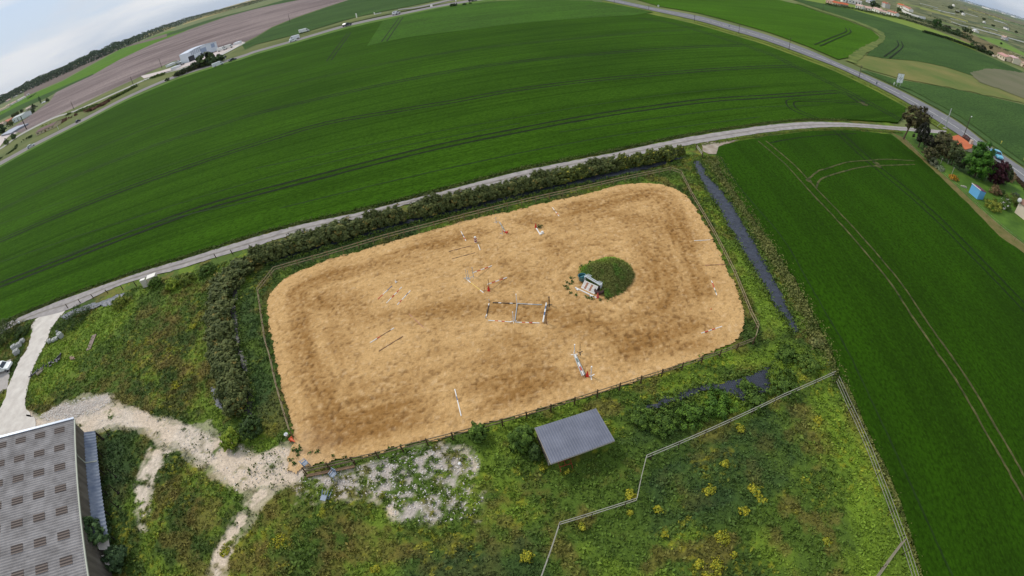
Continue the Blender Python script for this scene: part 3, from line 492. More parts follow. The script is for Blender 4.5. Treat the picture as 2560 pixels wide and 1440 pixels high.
# ------------------------------------------------------------------ vegetation
M_LEAF = attr_mat('foliage', .75, 1, 0, 0, spec=.25)
M_BARK = mat('bark', (92, 78, 62), .9, .3, 3, bump=.5)
def leaves(C, N, size, asp=1.7):
    n = len(C); N = N/(np.linalg.norm(N, axis=1)[:, None]+1e-9); T = np.cross(N, rng.normal(size=(n, 3))); T /= np.linalg.norm(T, axis=1)[:, None]+1e-9; B = np.cross(N, T)
    s = size[:, None]; V = np.stack([C-T*s*asp/2, C-B*s*.5, C+T*s*asp/2, C+B*s*.5], 1).reshape(-1, 3); return V, np.arange(4*n).reshape(n, 4)
def foliage_arrays(r, n=900, k=70, leaf=.2, pal=((60, 72, 36), (98, 104, 48)), inner=.55, cs=.16, flat=0, accent=None, lump=.22, bottom=-.8):
    rx, ry, rz = r; d = rng.normal(size=(k, 3)); d /= np.linalg.norm(d, axis=1)[:, None]; d[:, 2] = np.where(d[:, 2] < bottom, -d[:, 2], d[:, 2])
    ph = rng.random(6)*6.28; lm = 1+lump*(np.sin(3*d[:, 0]+ph[0])*np.cos(2.5*d[:, 1]+ph[1])+.6*np.sin(5*d[:, 1]+4*d[:, 2]+ph[2]))+rng.normal(0, lump*.35, k)
    rad = (inner+(1-inner)*rng.random(k)**.5)*lm; cc = d*rad[:, None]; w = rng.integers(0, k, n)
    off_ = rng.normal(size=(n, 3)); off_ /= np.linalg.norm(off_, axis=1)[:, None]; P = cc[w]+off_*cs*(.5+.7*rng.random(n)[:, None])
    N = off_*1.+d[w]*.6+rng.normal(0, .4, (n, 3))+np.array([0, 0, .35]); P = P*np.array([rx, ry, rz])
    size = leaf*(.6+.8*rng.random(n)); V, F = leaves(P, N, size); a = L3(pal[0]); b = L3(pal[1])
    t = np.clip(rng.random(k)[w]*.7+rng.normal(.15, .22, n), 0, 1)[:, None]; c = a*(1-t)+b*t
    if accent:
        ac, fr = accent; sel = (rng.random(k) < fr)[w] & (rng.random(n) < .6); c[sel] = L3(ac)*(.8+.4*rng.random((sel.sum(), 1)))
    return V, F, np.repeat(c, 4, 0)
def bush_mesh(name, r, **kw):
    V, F, c = foliage_arrays((r[0], r[1], r[2]), **kw); V = V+np.array([0, 0, r[2]*.78]); o = raw(name, V, F, M_LEAF, col=c); COL.objects.unlink(o); return o.data
def place(name, me, loc, rz, sc, **k):
    o = bpy.data.objects.new(name, me); COL.objects.link(o); o.location = loc; o.rotation_euler = (0, 0, rz); o.scale = sc; return tag(o, **k)
OL = ((60, 72, 34), (108, 114, 60))
HM = [bush_mesh('hedge_shrub', (1, 1, 1), n=2600, k=110, leaf=.135, pal=OL, accent=((134, 118, 58), .06+.02*i), cs=.2) for i in range(4)]
HM += [bush_mesh('hedge_shrub', (1, 1, 1), n=2600, k=110, leaf=.135, pal=((62, 74, 34), (112, 120, 50)), accent=((160, 150, 50), .16), cs=.2) for i in range(2)]
ORD = 'first second third fourth fifth sixth seventh eighth ninth tenth eleventh twelfth thirteenth fourteenth fifteenth sixteenth seventeenth eighteenth nineteenth twentieth'.split()
def nth(i, n, a, b_): return (ORD[i]+' '+a) if i < n/2 else (('last ' if i == n-1 else ORD[n-1-i]+' from last ')+b_)
HN = [(642, 640, 46), (672, 632, 48), (708, 620, 46), (748, 603, 66), (790, 596, 50), (822, 583, 62), (858, 573, 66), (893, 566, 42), (928, 553, 46), (958, 546, 46), (988, 537, 44), (1050, 523, 50), (1078, 516, 54), (1108, 508, 46), (1142, 500, 48), (1172, 494, 46), (1204, 487, 44), (1238, 478, 42), (1282, 468, 46), (1310, 460, 44), (1345, 452, 48), (1378, 444, 46), (1412, 438, 48), (1446, 430, 42), (1482, 420, 48), (1518, 412, 48), (1556, 404, 34), (1590, 400, 34), (1626, 392, 36), (1664, 385, 46), (1699, 376, 24)]
for i, (x, y, w) in enumerate(HN):
    r = WM((x, y), w)/2*1.05; h = min(r*1.25, 1.6)*(.85+.25*rng.random()); g = G(x, y, h*.85)
    lab = ('olive' if x < 1300 else 'yellow tinged')+' shrub, '+(ORD[i]+' from the left' if i < 16 else ORD[len(HN)-1-i]+' from the right')+', in the hedge above the arena'
    if i == 0: lab = 'first shrub of the row above the arena, where it meets the left hedge'
    if i == len(HN)-1: lab = 'small lone shrub at the right end of the hedge, beside the wooden gate'
    if x == 1238: lab = 'small shrub beside a dark post in the middle of the hedge above the arena'
    place('hedge_shrub', HM[(4+i % 2) if x > 1540 else i % 6 if x > 1400 else i % 4], (g[0], g[1], -.1), AMAIN+3.14*(i % 2), (r*1.15, r*.85, h), label=lab, cat='shrub', group='hedge shrubs along the farm track')
HW_ = [(603, 668, 56), (584, 690, 52), (560, 700, 52), (556, 722, 60), (545, 745, 56), (550, 770, 58), (541, 795, 54), (549, 820, 60), (545, 845, 58), (556, 868, 62), (549, 890, 56), (565, 905, 58), (562, 928, 58), (577, 945, 56), (588, 962, 50), (572, 975, 58), (592, 990, 54), (585, 1008, 52)]
for i, (x, y, w) in enumerate(HW_):
    r = WM((x, y), w)/2*1.1; h = 1.2*(.85+.3*rng.random()); g = G(x, y, h*.8)
    lab = 'grey olive shrub, '+ORD[i]+' from the top, in the hedge left of the arena'
    if i == 0: lab = 'top shrub of the left hedge, turning the corner towards the track row'
    if i == len(HW_)-1: lab = 'last shrub at the lower end of the left hedge, beside the orange flowering clump'
    place('hedge_shrub', HM[i % 4], (g[0], g[1], -.1), rng.random()*6, (r, r, h), label=lab, cat='shrub', group='hedge shrubs left of the arena')
def bush(x, y, w, hpx, pal, label, leaf=.16, n=2200, accent=None, name='bush', cat='bush', group=None, k=90, lump=.22, hs=1., inner=.55):
    p = (x, y); g = G(*p); r = WM(p, w)/2*.9; h = max(.3, HT((x, y), (x-(x-1380)*.0, y-hpx)))/1.7*hs
    me = bush_mesh(name, (r, r, h), n=n, k=k, leaf=leaf, pal=pal, accent=accent, cs=.2, lump=lump, inner=inner); return place(name, me, (g[0], g[1], -.08), rng.random()*6, (1, 1, 1), label=label, cat=cat, group=group)
GR = ((56, 80, 28), (98, 124, 42)); GD = ((44, 62, 28), (76, 98, 40)); YG = ((92, 118, 34), (150, 162, 48)); YL = ((112, 126, 40), (190, 178, 48))
bush(594, 1028, 34, 26, ((120, 96, 34), (190, 150, 50)), 'small orange flowering clump at the lower end of the left hedge', n=700)
bush(583, 1108, 50, 44, YG, 'round yellow green bush on the chalk path edge below the left hedge')
bush(634, 1078, 60, 40, GD, 'dark green low bush between the yellow green bush and the arena corner')
bush(20, 848, 78, 60, ((44, 62, 30), (92, 104, 44)), 'big round dark bush at the left edge above the concrete blocks', n=3600)
bush(60, 838, 40, 26, GD, 'small dark bush beside the white stone at the track junction')
bush(392, 712, 34, 22, GR, 'rounded green bush pressed against the two pale cabinets')
bush(434, 718, 40, 24, YG, 'yellow flecked bush right of the cabinet bush on the bank')
bush(472, 704, 42, 22, ((70, 92, 34), (130, 140, 50)), 'loose yellow green bush halfway along the bank below the track')
bush(303, 762, 40, 24, ((70, 92, 34), (140, 146, 48)), 'yellow speckled bush at the end of the grey blue sheet')
bush(190, 800, 90, 26, GD, 'long dark bramble hump below the grey blue sheet', leaf=.14)
bush(520, 680, 50, 20, GR, 'green bramble just left of the left hedge top')
bush(1306, 1112, 70, 36, GR, 'large leafy elder bush against the left side of the grey shed', leaf=.2, n=2800)
bush(1338, 1142, 32, 24, GD, 'dark bush tucked under the left eave of the grey shed')
bush(1197, 1092, 46, 26, GR, 'low green bush on the rail below the arena, left of the shed')
for i, (x, y, w, h, pl, lb) in enumerate([(1600, 1052, 70, 36, GR, 'green bush at the near tip of the crumpled sheet behind the shed'), (1660, 1058, 84, 40, GR, 'broad green bush in the bank right of the shed, first of four in line'), (1726, 1040, 84, 42, ((58, 86, 30), (98, 130, 40)), 'bright green bush covering the lower edge of the crumpled sheet'), (1795, 1020, 84, 44, ((60, 90, 30), (100, 136, 40)), 'tall bright bush where the crumpled sheet narrows'), (1888, 1004, 64, 34, GR, 'green bush sitting on the right end of the crumpled sheet'), (1960, 966, 80, 36, GR, 'bush above the corner where the two paddock rails start'), (2020, 912, 70, 34, ((64, 92, 32), (112, 132, 48)), 'bright bush at the tip of the crop field corner'), (1965, 888, 60, 30, GR, 'leafy clump below the end of the long woven strip'), (1860, 968, 40, 24, GR, 'small bush growing through the middle of the crumpled sheet'), (2040, 860, 36, 26, ((90, 102, 52), (140, 138, 80)), 'pale dry bush at the field edge above the crop corner')]):
    bush(x, y, w, h, pl, lb, leaf=.13, n=3200, hs=.5, lump=.45)
for i, (x, y, w, lb) in enumerate([(1772, 1226, 38, 'round yellow mustard clump in the middle of the paddock weeds'), (1884, 1224, 40, 'tall yellow mustard clump, upper of the pair right of centre'), (1903, 1250, 28, 'small yellow clump just below the tall pair clump'), (1576, 1240, 38, 'yellow clump outside the paddock rail at its lower bend'), (1645, 1276, 26, 'small yellow clump just inside the lower paddock bend'), (1575, 1284, 18, 'tiny yellow tuft under the lower paddock rail'), (1806, 1346, 54, 'wide scattered yellow clump above the bottom three'), (1746, 1412, 34, 'left of the two bottom yellow clumps side by side'), (1792, 1416, 48, 'right of the two bottom yellow clumps side by side'), (1766, 1446, 40, 'bottom yellow clump cut by the lower picture edge'), (1812, 1160, 26, 'small upper yellow clump in the green weeds'), (2046, 1052, 32, 'yellow clump near the right hand boundary rails'), (1860, 1278, 30, 'pale yellow tuft between the wide clump and the pair'), (1835, 1388, 22, 'little yellow tuft right of the bottom clumps'), (940, 1424, 28, 'yellow clump at the bottom edge left of centre'), (1318, 1392, 44, 'yellow green mustard patch left of the lower paddock rail'), (1660, 1338, 20, 'dull yellow tuft in the dark weeds inside the paddock'), (2068, 1352, 26, 'faint yellow tuft in the bright grass at lower right'), (560, 1378, 34, 'yellow green tuft beside the narrow dirt path'), (1850, 1072, 30, 'yellow tuft just inside the upper paddock rail'), (1454, 1320, 22, 'yellow tuft right of the lowest paddock corner'), (700, 1350, 44, 'yellow green clump in the brown weeds at lower left'), (440, 965, 34, 'yellow flower patch in the brown weeds left of the hedge'), (486, 816, 22, 'yellow tuft left of the hedge, halfway down')]):
    bush(x, y, w, 9, YL, lb, leaf=.1, n=520, k=60, name='mustard_clump', cat='wildflowers', group='yellow mustard clumps', lump=.2, hs=.8, inner=.02)

# meadow weeds: nobody could count them
n = 170000
x = rng.uniform(-98, 78, n); y = rng.uniform(-8, 92, n)
zones = [([(0, 800), (150, 790), (640, 640), (1700, 395), (1810, 380), (2100, 940), (2320, 1520), (-100, 1520), (-100, 850)])]
ok = inside(x, y, WP([(-80, 880), (60, 800), (170, 790), (330, 722), (560, 655), (720, 605), (1000, 530), (1300, 460), (1700, 384), (1800, 392), (1850, 490), (1930, 620), (2000, 730), (2080, 880), (2118, 965), (2190, 1120), (2250, 1255), (2280, 1355), (2330, 1520), (1300, 1520), (200, 1520), (-80, 1500)]))
ar = np.array(ARENAW); ok &= ~inside(x+rng.normal(0, .25, n), y+rng.normal(0, .25, n), ARENAW)
ok &= ~inside(x, y, WP([(p[0], p[1]) for p in DRIVE_L]+[(p[0], p[1]) for p in DRIVE_R[::-1]])); ok &= ~inside(x, y, WP([(-300, 1110), (178, 1048), (212, 1088), (260, 1290), (300, 1560), (-300, 1560)]))
for k_ in SH: ok &= ~(inside(x, y, WP(SH[k_])) & (rng.random(n) < .78))
ok &= ~inside(x, y, WP([(1350, 1095), (1485, 1045), (1530, 1120), (1385, 1180)])); ok &= ~inside(x, y, WP([(-60, 955), (0, 908), (30, 897), (24, 935), (18, 970), (-60, 1010)]))
x, y = x[ok], y[ok]; C, ch = meadow(x, y); keep = rng.random(len(x)) > ch*2.6-.12; x, y, C = x[keep], y[keep], C[keep]
d_ = inside(x, y, WP([(660, 720), (1690, 430), (1890, 830), (740, 1160)])) ; hgt = np.where(d_, .5, 1.)*(.35+1.1*fbm(x, y, 4, 240)*rng.random(len(x)))
m_ = 4; N_ = len(x)*m_; cx = np.repeat(np.c_[x, y, np.zeros(len(x))], m_, 0)+rng.normal(0, .13, (N_, 3))*[1, 1, .3]; cx[:, 2] = -.06+np.abs(cx[:, 2])*.6+.26*np.repeat(hgt, m_)*rng.random(N_)
Nn = rng.normal(0, .75, (N_, 3))+[0, 0, .8]; V, F = leaves(cx, Nn, .08+.12*rng.random(N_)*np.repeat(.5+hgt, m_), 2.)
cl = np.repeat(C, m_, 0)*(.7+.8*rng.random((N_, 1)))*(.85+.3*np.repeat(rng.random((len(x), 1)), m_, 0)); tag(raw('meadow_weeds', V, F, M_LEAF, col=np.repeat(cl, 4, 0)), 'patchy green and brown weeds and grass around the arena', 'weeds', kind='stuff')
# tall grass along verges
def tuft_strip(name, lines, wid, per, hh, pal, label, z=0.):
    pts = []
    for ln in lines:
        g = np.array([G(*p) for p in resamp(cr(ln), 120)]); d = np.r_[0, np.cumsum(np.hypot(*np.diff(g, axis=0).T))]; k = int(d[-1]*per); t = rng.random(k)*d[-1]
        pts.append(np.c_[np.interp(t, d, g[:, 0]), np.interp(t, d, g[:, 1])]+rng.normal(0, wid, (k, 2)))
    p = np.repeat(np.vstack(pts), 3, 0); p = p+rng.normal(0, .12, p.shape); n = len(p); c3 = np.c_[p, z+hh*rng.random(n)]; V, F = leaves(c3, rng.normal(0, .8, (n, 3))+[0, 0, .6], .09+.13*rng.random(n), 1.9)
    t = np.clip(fbm(p[:, 0], p[:, 1], 1.5, 250)+rng.normal(0, .2, n), 0, 1)[:, None]; c = L3(pal[0])*(1-t)+L3(pal[1])*t
    return tag(raw(name, V, F, M_LEAF, col=np.repeat(c, 4, 0)), label, 'grass', kind='stuff')
tuft_strip('verge_tufts', [off(TR_UP, 0, -5)[1:-2], off(TR_UP, 0, -7)[1:-2]], .32, 22, .3, ((56, 76, 30), (106, 118, 52)), 'ragged grass verge between the farm track and the big green field')
tuft_strip('verge_tufts', [off(TR_LO, 3, 6)[14:-1]], .3, 18, .25, ((80, 104, 36), (128, 138, 52)), 'bright grass verge on the near side of the farm track at right')
tuft_strip('bank_weeds', [[(1775, 400), (1800, 440), (1840, 500), (1880, 560), (1915, 620), (1960, 690), (2000, 760), (2050, 850), (2085, 910), (2110, 965)], [(1790, 395), (1830, 470), (1900, 575), (1950, 660), (2010, 760), (2060, 860)]], .62, 36, .45, ((78, 92, 40), (136, 136, 74)), 'pale dry weeds on the bank between the woven strip and the crop')
tuft_strip('bank_weeds', [[(2108, 960), (2150, 1040), (2195, 1130), (2232, 1220), (2262, 1300), (2285, 1365), (2320, 1480)]], .18, 60, .3, ((84, 100, 44), (136, 136, 74)), 'pale dry grass line between the boundary rails and the crop')
tuft_strip('verge_tufts', [off(RD_LO[3:-3], -7, 5)], .6, 9, .3, ((84, 106, 30), (126, 132, 42)), 'yellow green grass verge along the near side of the main road')

tuft_strip('sheet_weeds', [SH['r'][:11], SH['r'][11:]+[SH['r'][0]], SH['b'][:8], SH['b'][8:], SH['w'][:8], SH['w'][8:], SH['n'][:9], SH['n'][9:]], .3, 16, .3, ((60, 82, 32), (108, 128, 46)), 'grass and weeds hanging over the edges of the woven sheets')
# grass mound in the arena
MP = WP([(1466, 708), (1447, 692), (1450, 674), (1470, 662), (1500, 650), (1530, 646), (1556, 654), (1576, 668), (1587, 688), (1583, 708), (1565, 726), (1540, 740), (1516, 748), (1502, 738), (1490, 722)])
A = np.array(MP); x0, y0 = A.min(0)-.5; x1, y1 = A.max(0)+.5; X, Y = np.meshgrid(np.arange(x0, x1, .2), np.arange(y0, y1, .2)); ny, nx = X.shape
D = dist_poly(X, Y, MP); ins = inside(X+(fbm(X, Y, .7, 260)-.5)*.5, Y+(fbm(X, Y, .7, 261)-.5)*.5, MP); Z = .05+1.5*(1-np.exp(-(D*inside(X, Y, MP)/1.6)**1.2))+.12*fbm(X, Y, .8, 262)
C = blend(np.zeros(X.shape+(3,))+L3((80, 110, 38)), L3((126, 158, 48)), sstep((Y-y0)/(y1-y0)+.35*(fbm(X, Y, 2, 263)-.5), .5, .75)); C = blend(C, L3((104, 98, 52)), sstep(fbm(X, Y, 1.6, 264), .48, .66)*.7)  # far half painted lighter, as if sunlit; near half left in shade tone
idx = np.arange(nx*ny).reshape(ny, nx); F = np.stack([idx[:-1, :-1], idx[:-1, 1:], idx[1:, 1:], idx[1:, :-1]], -1).reshape(-1, 4); F = F[ins.ravel()[F].all(1)]; used = np.unique(F); rem = np.full(nx*ny, -1); rem[used] = np.arange(len(used))
mo = tag(raw('grass_mound', np.c_[X.ravel(), Y.ravel(), Z.ravel()][used], rem[F], attr_mat('mound_grass', nscale=5, var=.3, bump=.6), col=C.reshape(-1, 3)[used], smooth=True), kind='structure')
sel = rng.choice(used, 7000); P = np.c_[X.ravel(), Y.ravel(), Z.ravel()][sel]+np.c_[rng.normal(0, .12, (7000, 2)), .01+.12*rng.random(7000)]
V, F = leaves(P, rng.normal(0, .8, (7000, 3))+[0, 0, .7], .06+.08*rng.random(7000), 2.1); tag(raw('mound_grass', V, F, M_LEAF, col=np.repeat(C.reshape(-1, 3)[sel]*(.8+.6*rng.random((7000, 1))), 4, 0)), 'long grass and weeds growing over the oval mound in the arena', 'grass', kind='stuff')
def tufts(name, spots, r, n, pal, label, z=.05):
    P = []
    for s_ in spots:
        g = G(*s_); P.append(np.c_[rng.normal(g[0], r, n), rng.normal(g[1], r, n), z+.22*rng.random(n)])
    P = np.vstack(P); V, F = leaves(P, rng.normal(0, .8, (len(P), 3))+[0, 0, .7], .09+.12*rng.random(len(P))); t = rng.random((len(P), 1)); return tag(raw(name, V, F, M_LEAF, col=np.repeat(L3(pal[0])*(1-t)+L3(pal[1])*t, 4, 0)), label, 'weeds', kind='stuff')
tufts('sand_tufts', [(1428, 696), (1424, 712), (1412, 718), (1420, 724), (1426, 734), (1440, 740), (1466, 744), (1432, 705), (1418, 707), (1480, 748), (1500, 752), (1520, 750), (1455, 668), (1475, 657), (752, 1122), (748, 1128), (775, 1133), (794, 1130), (835, 1142), (862, 1146), (736, 1160), (746, 1138), (742, 1128), (728, 1152), (735, 1125)], .14, 18, ((50, 78, 30), (90, 110, 44)), 'small weed tufts growing out of the sand at the mound and the arena entrance')
tufts('path_tufts', [(400+rng.random()*320, 1080+rng.random()*140) for _ in range(70)], .2, 7, ((60, 80, 34), (100, 104, 50)), 'scattered weeds on the chalk path')

# ------------------------------------------------------------------ trees
def tree(base, top, w, pal, label, n=2600, leaf=None, name='tree', cat='tree', trunk=.25, accent=None, group=None, kind='round', k=120, shift=0):
    g = G(*base); h = HT(base, top); r = WM(base, w)/2*.84; t = empty(name, (g[0], g[1], -.05), label=label, cat=cat, group=group); ch = h*(1-trunk)
    me_r = (r, r*.9, ch/2*1.05); lf = leaf or max(.18, r*.11); V, F, c = foliage_arrays(me_r, n=n, k=k, leaf=lf, pal=pal, accent=accent, inner=.5, cs=.17, bottom=-1)
    if kind == 'cone': s_ = 1.15-.75*np.clip((V[:, 2]/me_r[2]+1)/2, 0, 1); V[:, 0] *= s_; V[:, 1] *= s_
    V = V+np.array([shift, 0, h-ch/2]); o = raw('crown', V, F, M_LEAF, t, col=c); b = MB(); b.tube((0, 0, 0), (shift*.6, 0, h*trunk+ch*.35), max(.08, h*.028), max(.04, h*.014), 7)
    for a in (0.4, 2.5, 4.4): b.tube((shift*.4, 0, h*trunk), (shift+math.cos(a)*r*.5, math.sin(a)*r*.5, h*trunk+ch*.45), max(.05, h*.012), .03, 5)
    b.build('trunk', M_BARK, t); return t
tree((2258, 348), (2276, 262), 66, ((52, 50, 32), (100, 92, 54)), 'tall wind bent brown green pine where the farm track meets the garden', trunk=.38, shift=2.4, n=3600, name='pine_tree', leaf=.34)
tree((2296, 368), (2302, 300), 52, ((24, 28, 20), (46, 46, 30)), 'very dark conifer behind the bent pine', kind='cone', name='conifer_tree', n=3000)
tree((2318, 380), (2318, 332), 50, ((28, 32, 22), (52, 50, 32)), 'dark spreading conifer between the bent pine and the brown trees', n=2600, name='conifer_tree')
tree((2348, 392), (2354, 330), 66, ((66, 66, 40), (106, 102, 64)), 'wide brownish tree hiding the left end of the orange roof', n=3200)
tree((2378, 412), (2384, 352), 50, ((66, 78, 46), (104, 110, 66)), 'grey green tree in front of the orange roof', n=2800)
tree((2360, 402), (2362, 362), 40, ((70, 68, 42), (106, 98, 60)), 'small brown tree between the brownish and grey green trees', n=1800)
tree((2320, 402), (2322, 366), 46, ((66, 66, 40), (98, 94, 56)), 'low brown tree by the garden wire fence below the dark conifer', n=2000)
tree((2396, 424), (2398, 388), 40, ((40, 50, 30), (70, 76, 46)), 'dark leafy shrub tree at the foot of the big round green tree', n=1800)
tree((2436, 442), (2440, 350), 80, ((38, 72, 20), (86, 132, 38)), 'big dense round bright green tree in the garden middle', n=6000, trunk=.08, leaf=.36)
tree((2484, 458), (2488, 396), 58, ((44, 22, 26), (80, 36, 42)), 'dark purple red leaved tree right of the big green tree', n=3400, trunk=.1, leaf=.3)
tree((2506, 460), (2506, 410), 40, ((44, 56, 30), (76, 84, 44)), 'dull green tree behind the purple tree', n=2200, trunk=.1)
tree((2511, 438), (2516, 405), 22, ((22, 34, 18), (40, 56, 28)), 'clipped dark rounded tree standing by the road', n=2600, leaf=.2, trunk=.12)
bush(2524, 452, 28, 26, ((128, 108, 76), (176, 150, 112)), 'dry beige shrub beside the roadside hedge', n=1500)
bush(2484, 484, 30, 22, ((104, 84, 56), (142, 116, 80)), 'bare brownish shrub right of the blue shed', n=1200)
bush(2500, 487, 18, 15, GD, 'small clipped dark bush on the lawn', n=900)
bush(2481, 522, 46, 24, ((88, 104, 34), (150, 152, 52)), 'yellow green shrub below the blue shed', n=2400)
bush(2508, 520, 34, 24, GR, 'shrub with white blossoms beside the cream building', n=1800, accent=((214, 208, 204), .2))
bush(2530, 508, 42, 24, ((60, 76, 30), (104, 112, 44)), 'green shrub touching the cream building wall', n=1800)
bush(2382, 448, 24, 12, ((84, 70, 26), (214, 150, 30)), 'small orange flowering shrub beside the wire fence', n=700)
bush(2332, 412, 28, 18, ((70, 78, 56), (112, 116, 86)), 'grey green round shrub at the garden fence', n=1300)
bush(2350, 424, 30, 10, ((88, 104, 72), (160, 168, 132)), 'low silvery plants right of the grey green shrub', n=900)
bush(2538, 492, 20, 12, ((70, 84, 60), (104, 112, 84)), 'small grey shrub near the cream building', n=600)
bush(2340, 378, 30, 14, ((120, 108, 84), (214, 204, 190)), 'pale blossoming bush under the brownish garden tree', n=900)
for i, (x, y) in enumerate([(2525, 428), (2533, 436), (2541, 445), (2549, 454), (2557, 463), (2565, 472), (2574, 481)]):
    bush(x, y+4, 16, 9, ((56, 44, 28), (92, 70, 44)), 'clipped brown hedge plant, '+ORD[i]+' from the top, between the garden and the road', n=700, leaf=.16, name='hedge_shrub', cat='shrub', group='brown hedge plants by the road')
bush(2416, 350, 24, 12, ((96, 66, 60), (138, 98, 90)), 'reddish shrub at the foot of the street lamp', n=900)
# beside the barn
tree((262, 1360), (200, 1335), 80, ((44, 66, 38), (84, 108, 60)), 'green tree leaning over the barn gutter', n=3200, trunk=.2, leaf=.22)
tree((300, 1400), (282, 1372), 74, ((38, 58, 34), (76, 98, 56)), 'low leafy tree beside the barn wall, right of the gutter tree', n=3000, trunk=.15, leaf=.22)
bush(262, 1330, 50, 30, ((40, 60, 34), (80, 100, 54)), 'ivy like bush against the barn wall below the lean-to', n=1600)
bush(236, 1248, 30, 10, ((56, 84, 26), (96, 124, 40)), 'green creeper on the barn wall beside the broken lean-to end', n=500)

# ------------------------------------------------------------------ barn
BC = np.array(G(180, 1050, 4.3)); BN = np.array([.7855, .6186]); BD = np.array([.6186, -.7855]); SL = .36; LEN, WID = 62., 19.
barn = empty('barn', (BC[0], BC[1], 0), math.atan2(BD[1], BD[0]), label='big grey corrugated barn with rows of brown skylight panels and a lean-to', cat='barn')
# local axes: +X along the eave (towards the viewer), +Y = away from the wall face (outside)
EV = 4.3; rise = SL*WID
m_roof = bpy.data.materials.new('fibre_cement_roof'); m_roof.use_nodes = True; nt = m_roof.node_tree; b = nt.nodes['Principled BSDF']; b.inputs['Roughness'].default_value = .85; L = nt.links.new
t = nt.nodes.new('ShaderNodeTexCoord'); n = nt.nodes.new('ShaderNodeTexNoise'); n.inputs['Scale'].default_value = .8; n.inputs['Detail'].default_value = 8; L(t.outputs['Object'], n.inputs[0]); r = nt.nodes.new('ShaderNodeValToRGB')
r.color_ramp.elements[0].position = .3; r.color_ramp.elements[0].color = (*lin((120, 115, 112)), 1); r.color_ramp.elements[1].position = .72; r.color_ramp.elements[1].color = (*lin((158, 153, 150)), 1); L(n.outputs[0], r.inputs[0]); L(r.outputs[0], b.inputs['Base Color'])
def corrugated(name, x0, x1, ya, za, yb, zb, pitch, amp, m, parent, thick=0., seg=7):
    n = int((x1-x0)/pitch)*seg; xs_ = np.linspace(x0, x1, n+1); zz = amp*np.cos(2*math.pi*(xs_-x0)/pitch); V = []
    for yy, z0 in ((ya, za), (yb, zb)): V += [(a, yy, z0+b_) for a, b_ in zip(xs_, zz)]
    F = [(i, i+1, n+2+i, n+1+i) for i in range(n)]; o = raw(name, V, F, m, parent); fix_up(o.data); return o
rf = corrugated('roof', -.1, LEN, .25, EV-.09, -WID, EV+rise, .33, .045, m_roof, barn)
rf2 = corrugated('roof', -.1, LEN, -2*WID-.25, EV-.09, -WID, EV+rise, .33, .045, m_roof, barn, seg=4)
b = MB(); b.add([(0, 0, 0), (LEN, 0, 0), (LEN, 0, EV), (0, 0, EV)], [(0, 1, 2, 3)]); b.add([(0, 0, 0), (0, 0, EV), (0, -WID, EV+rise-.12), (0, -2*WID, EV), (0, -2*WID, 0)], [(0, 1, 2, 3, 4)]); b.add([(LEN, 0, 0), (LEN, 0, EV), (LEN, -WID, EV+rise-.12), (LEN, -2*WID, EV), (LEN, -2*WID, 0)], [(4, 3, 2, 1, 0)])
b.add([(0, -2*WID, 0), (LEN, -2*WID, 0), (LEN, -2*WID, EV), (0, -2*WID, EV)], [(3, 2, 1, 0)]); b.build('wall', mat('barn_wall', (96, 88, 78), .9, .25, 1.2, c2=(122, 114, 102), stretch=(1, 1, .2), bump=.3, bscale=6), barn)
b = MB(); b.beam((0, .34, EV-.1), (LEN, .34, EV-.1), .16, .12); b.beam((5.6, .3, EV-.2), (5.6, .06, EV-.8), .09, .09); b.beam((5.6, .08, EV-.8), (5.6, .08, 2.1), .09, .09); b.build('gutter', mat('gutter', (176, 178, 160), .5), barn)
b = MB(); b.beam((-.14, .3, EV+.02), (-.14, -WID, EV+rise+.08), .34, .1); b.beam((-.14, -2*WID, EV+.02), (-.14, -WID, EV+rise+.08), .34, .1); b.build('verge_flashing', mat('steel_flashing', (168, 176, 188), .4, metal=.3), barn)
m_sky = bpy.data.materials.new('skylight_sheet'); m_sky.use_nodes = True; nt = m_sky.node_tree; b_ = nt.nodes['Principled BSDF']; b_.inputs['Roughness'].default_value = .6; L = nt.links.new; t = nt.nodes.new('ShaderNodeTexCoord'); w = nt.nodes.new('ShaderNodeTexWave'); w.bands_direction = 'X'; w.inputs['Scale'].default_value = .95; w.inputs['Distortion'].default_value = .4; L(t.outputs['Object'], w.inputs[0]); r = nt.nodes.new('ShaderNodeValToRGB'); r.color_ramp.elements[0].color = (*lin((66, 56, 52)), 1); r.color_ramp.elements[1].color = (*lin((116, 100, 88)), 1); L(w.outputs[0], r.inputs[0]); L(r.outputs[0], b_.inputs['Base Color'])
Mi = np.linalg.inv(np.array([[BD[0], BN[0]], [BD[1], BN[1]]]))
def roof_hit(px, py):                       # photo point -> local x and distance up the near slope
    a, b_, c = pdir(px, py); s = np.array([a, b_])
    # point = t*s ; z = H + t*c ; z = EV + SL*d , d = -(local y)
    base = Mi@(-BC); sv = Mi@s; t = (EV-H+SL*(-base[1]))/(c+SL*sv[1]); l = base+sv*t; return l[0], -l[1]
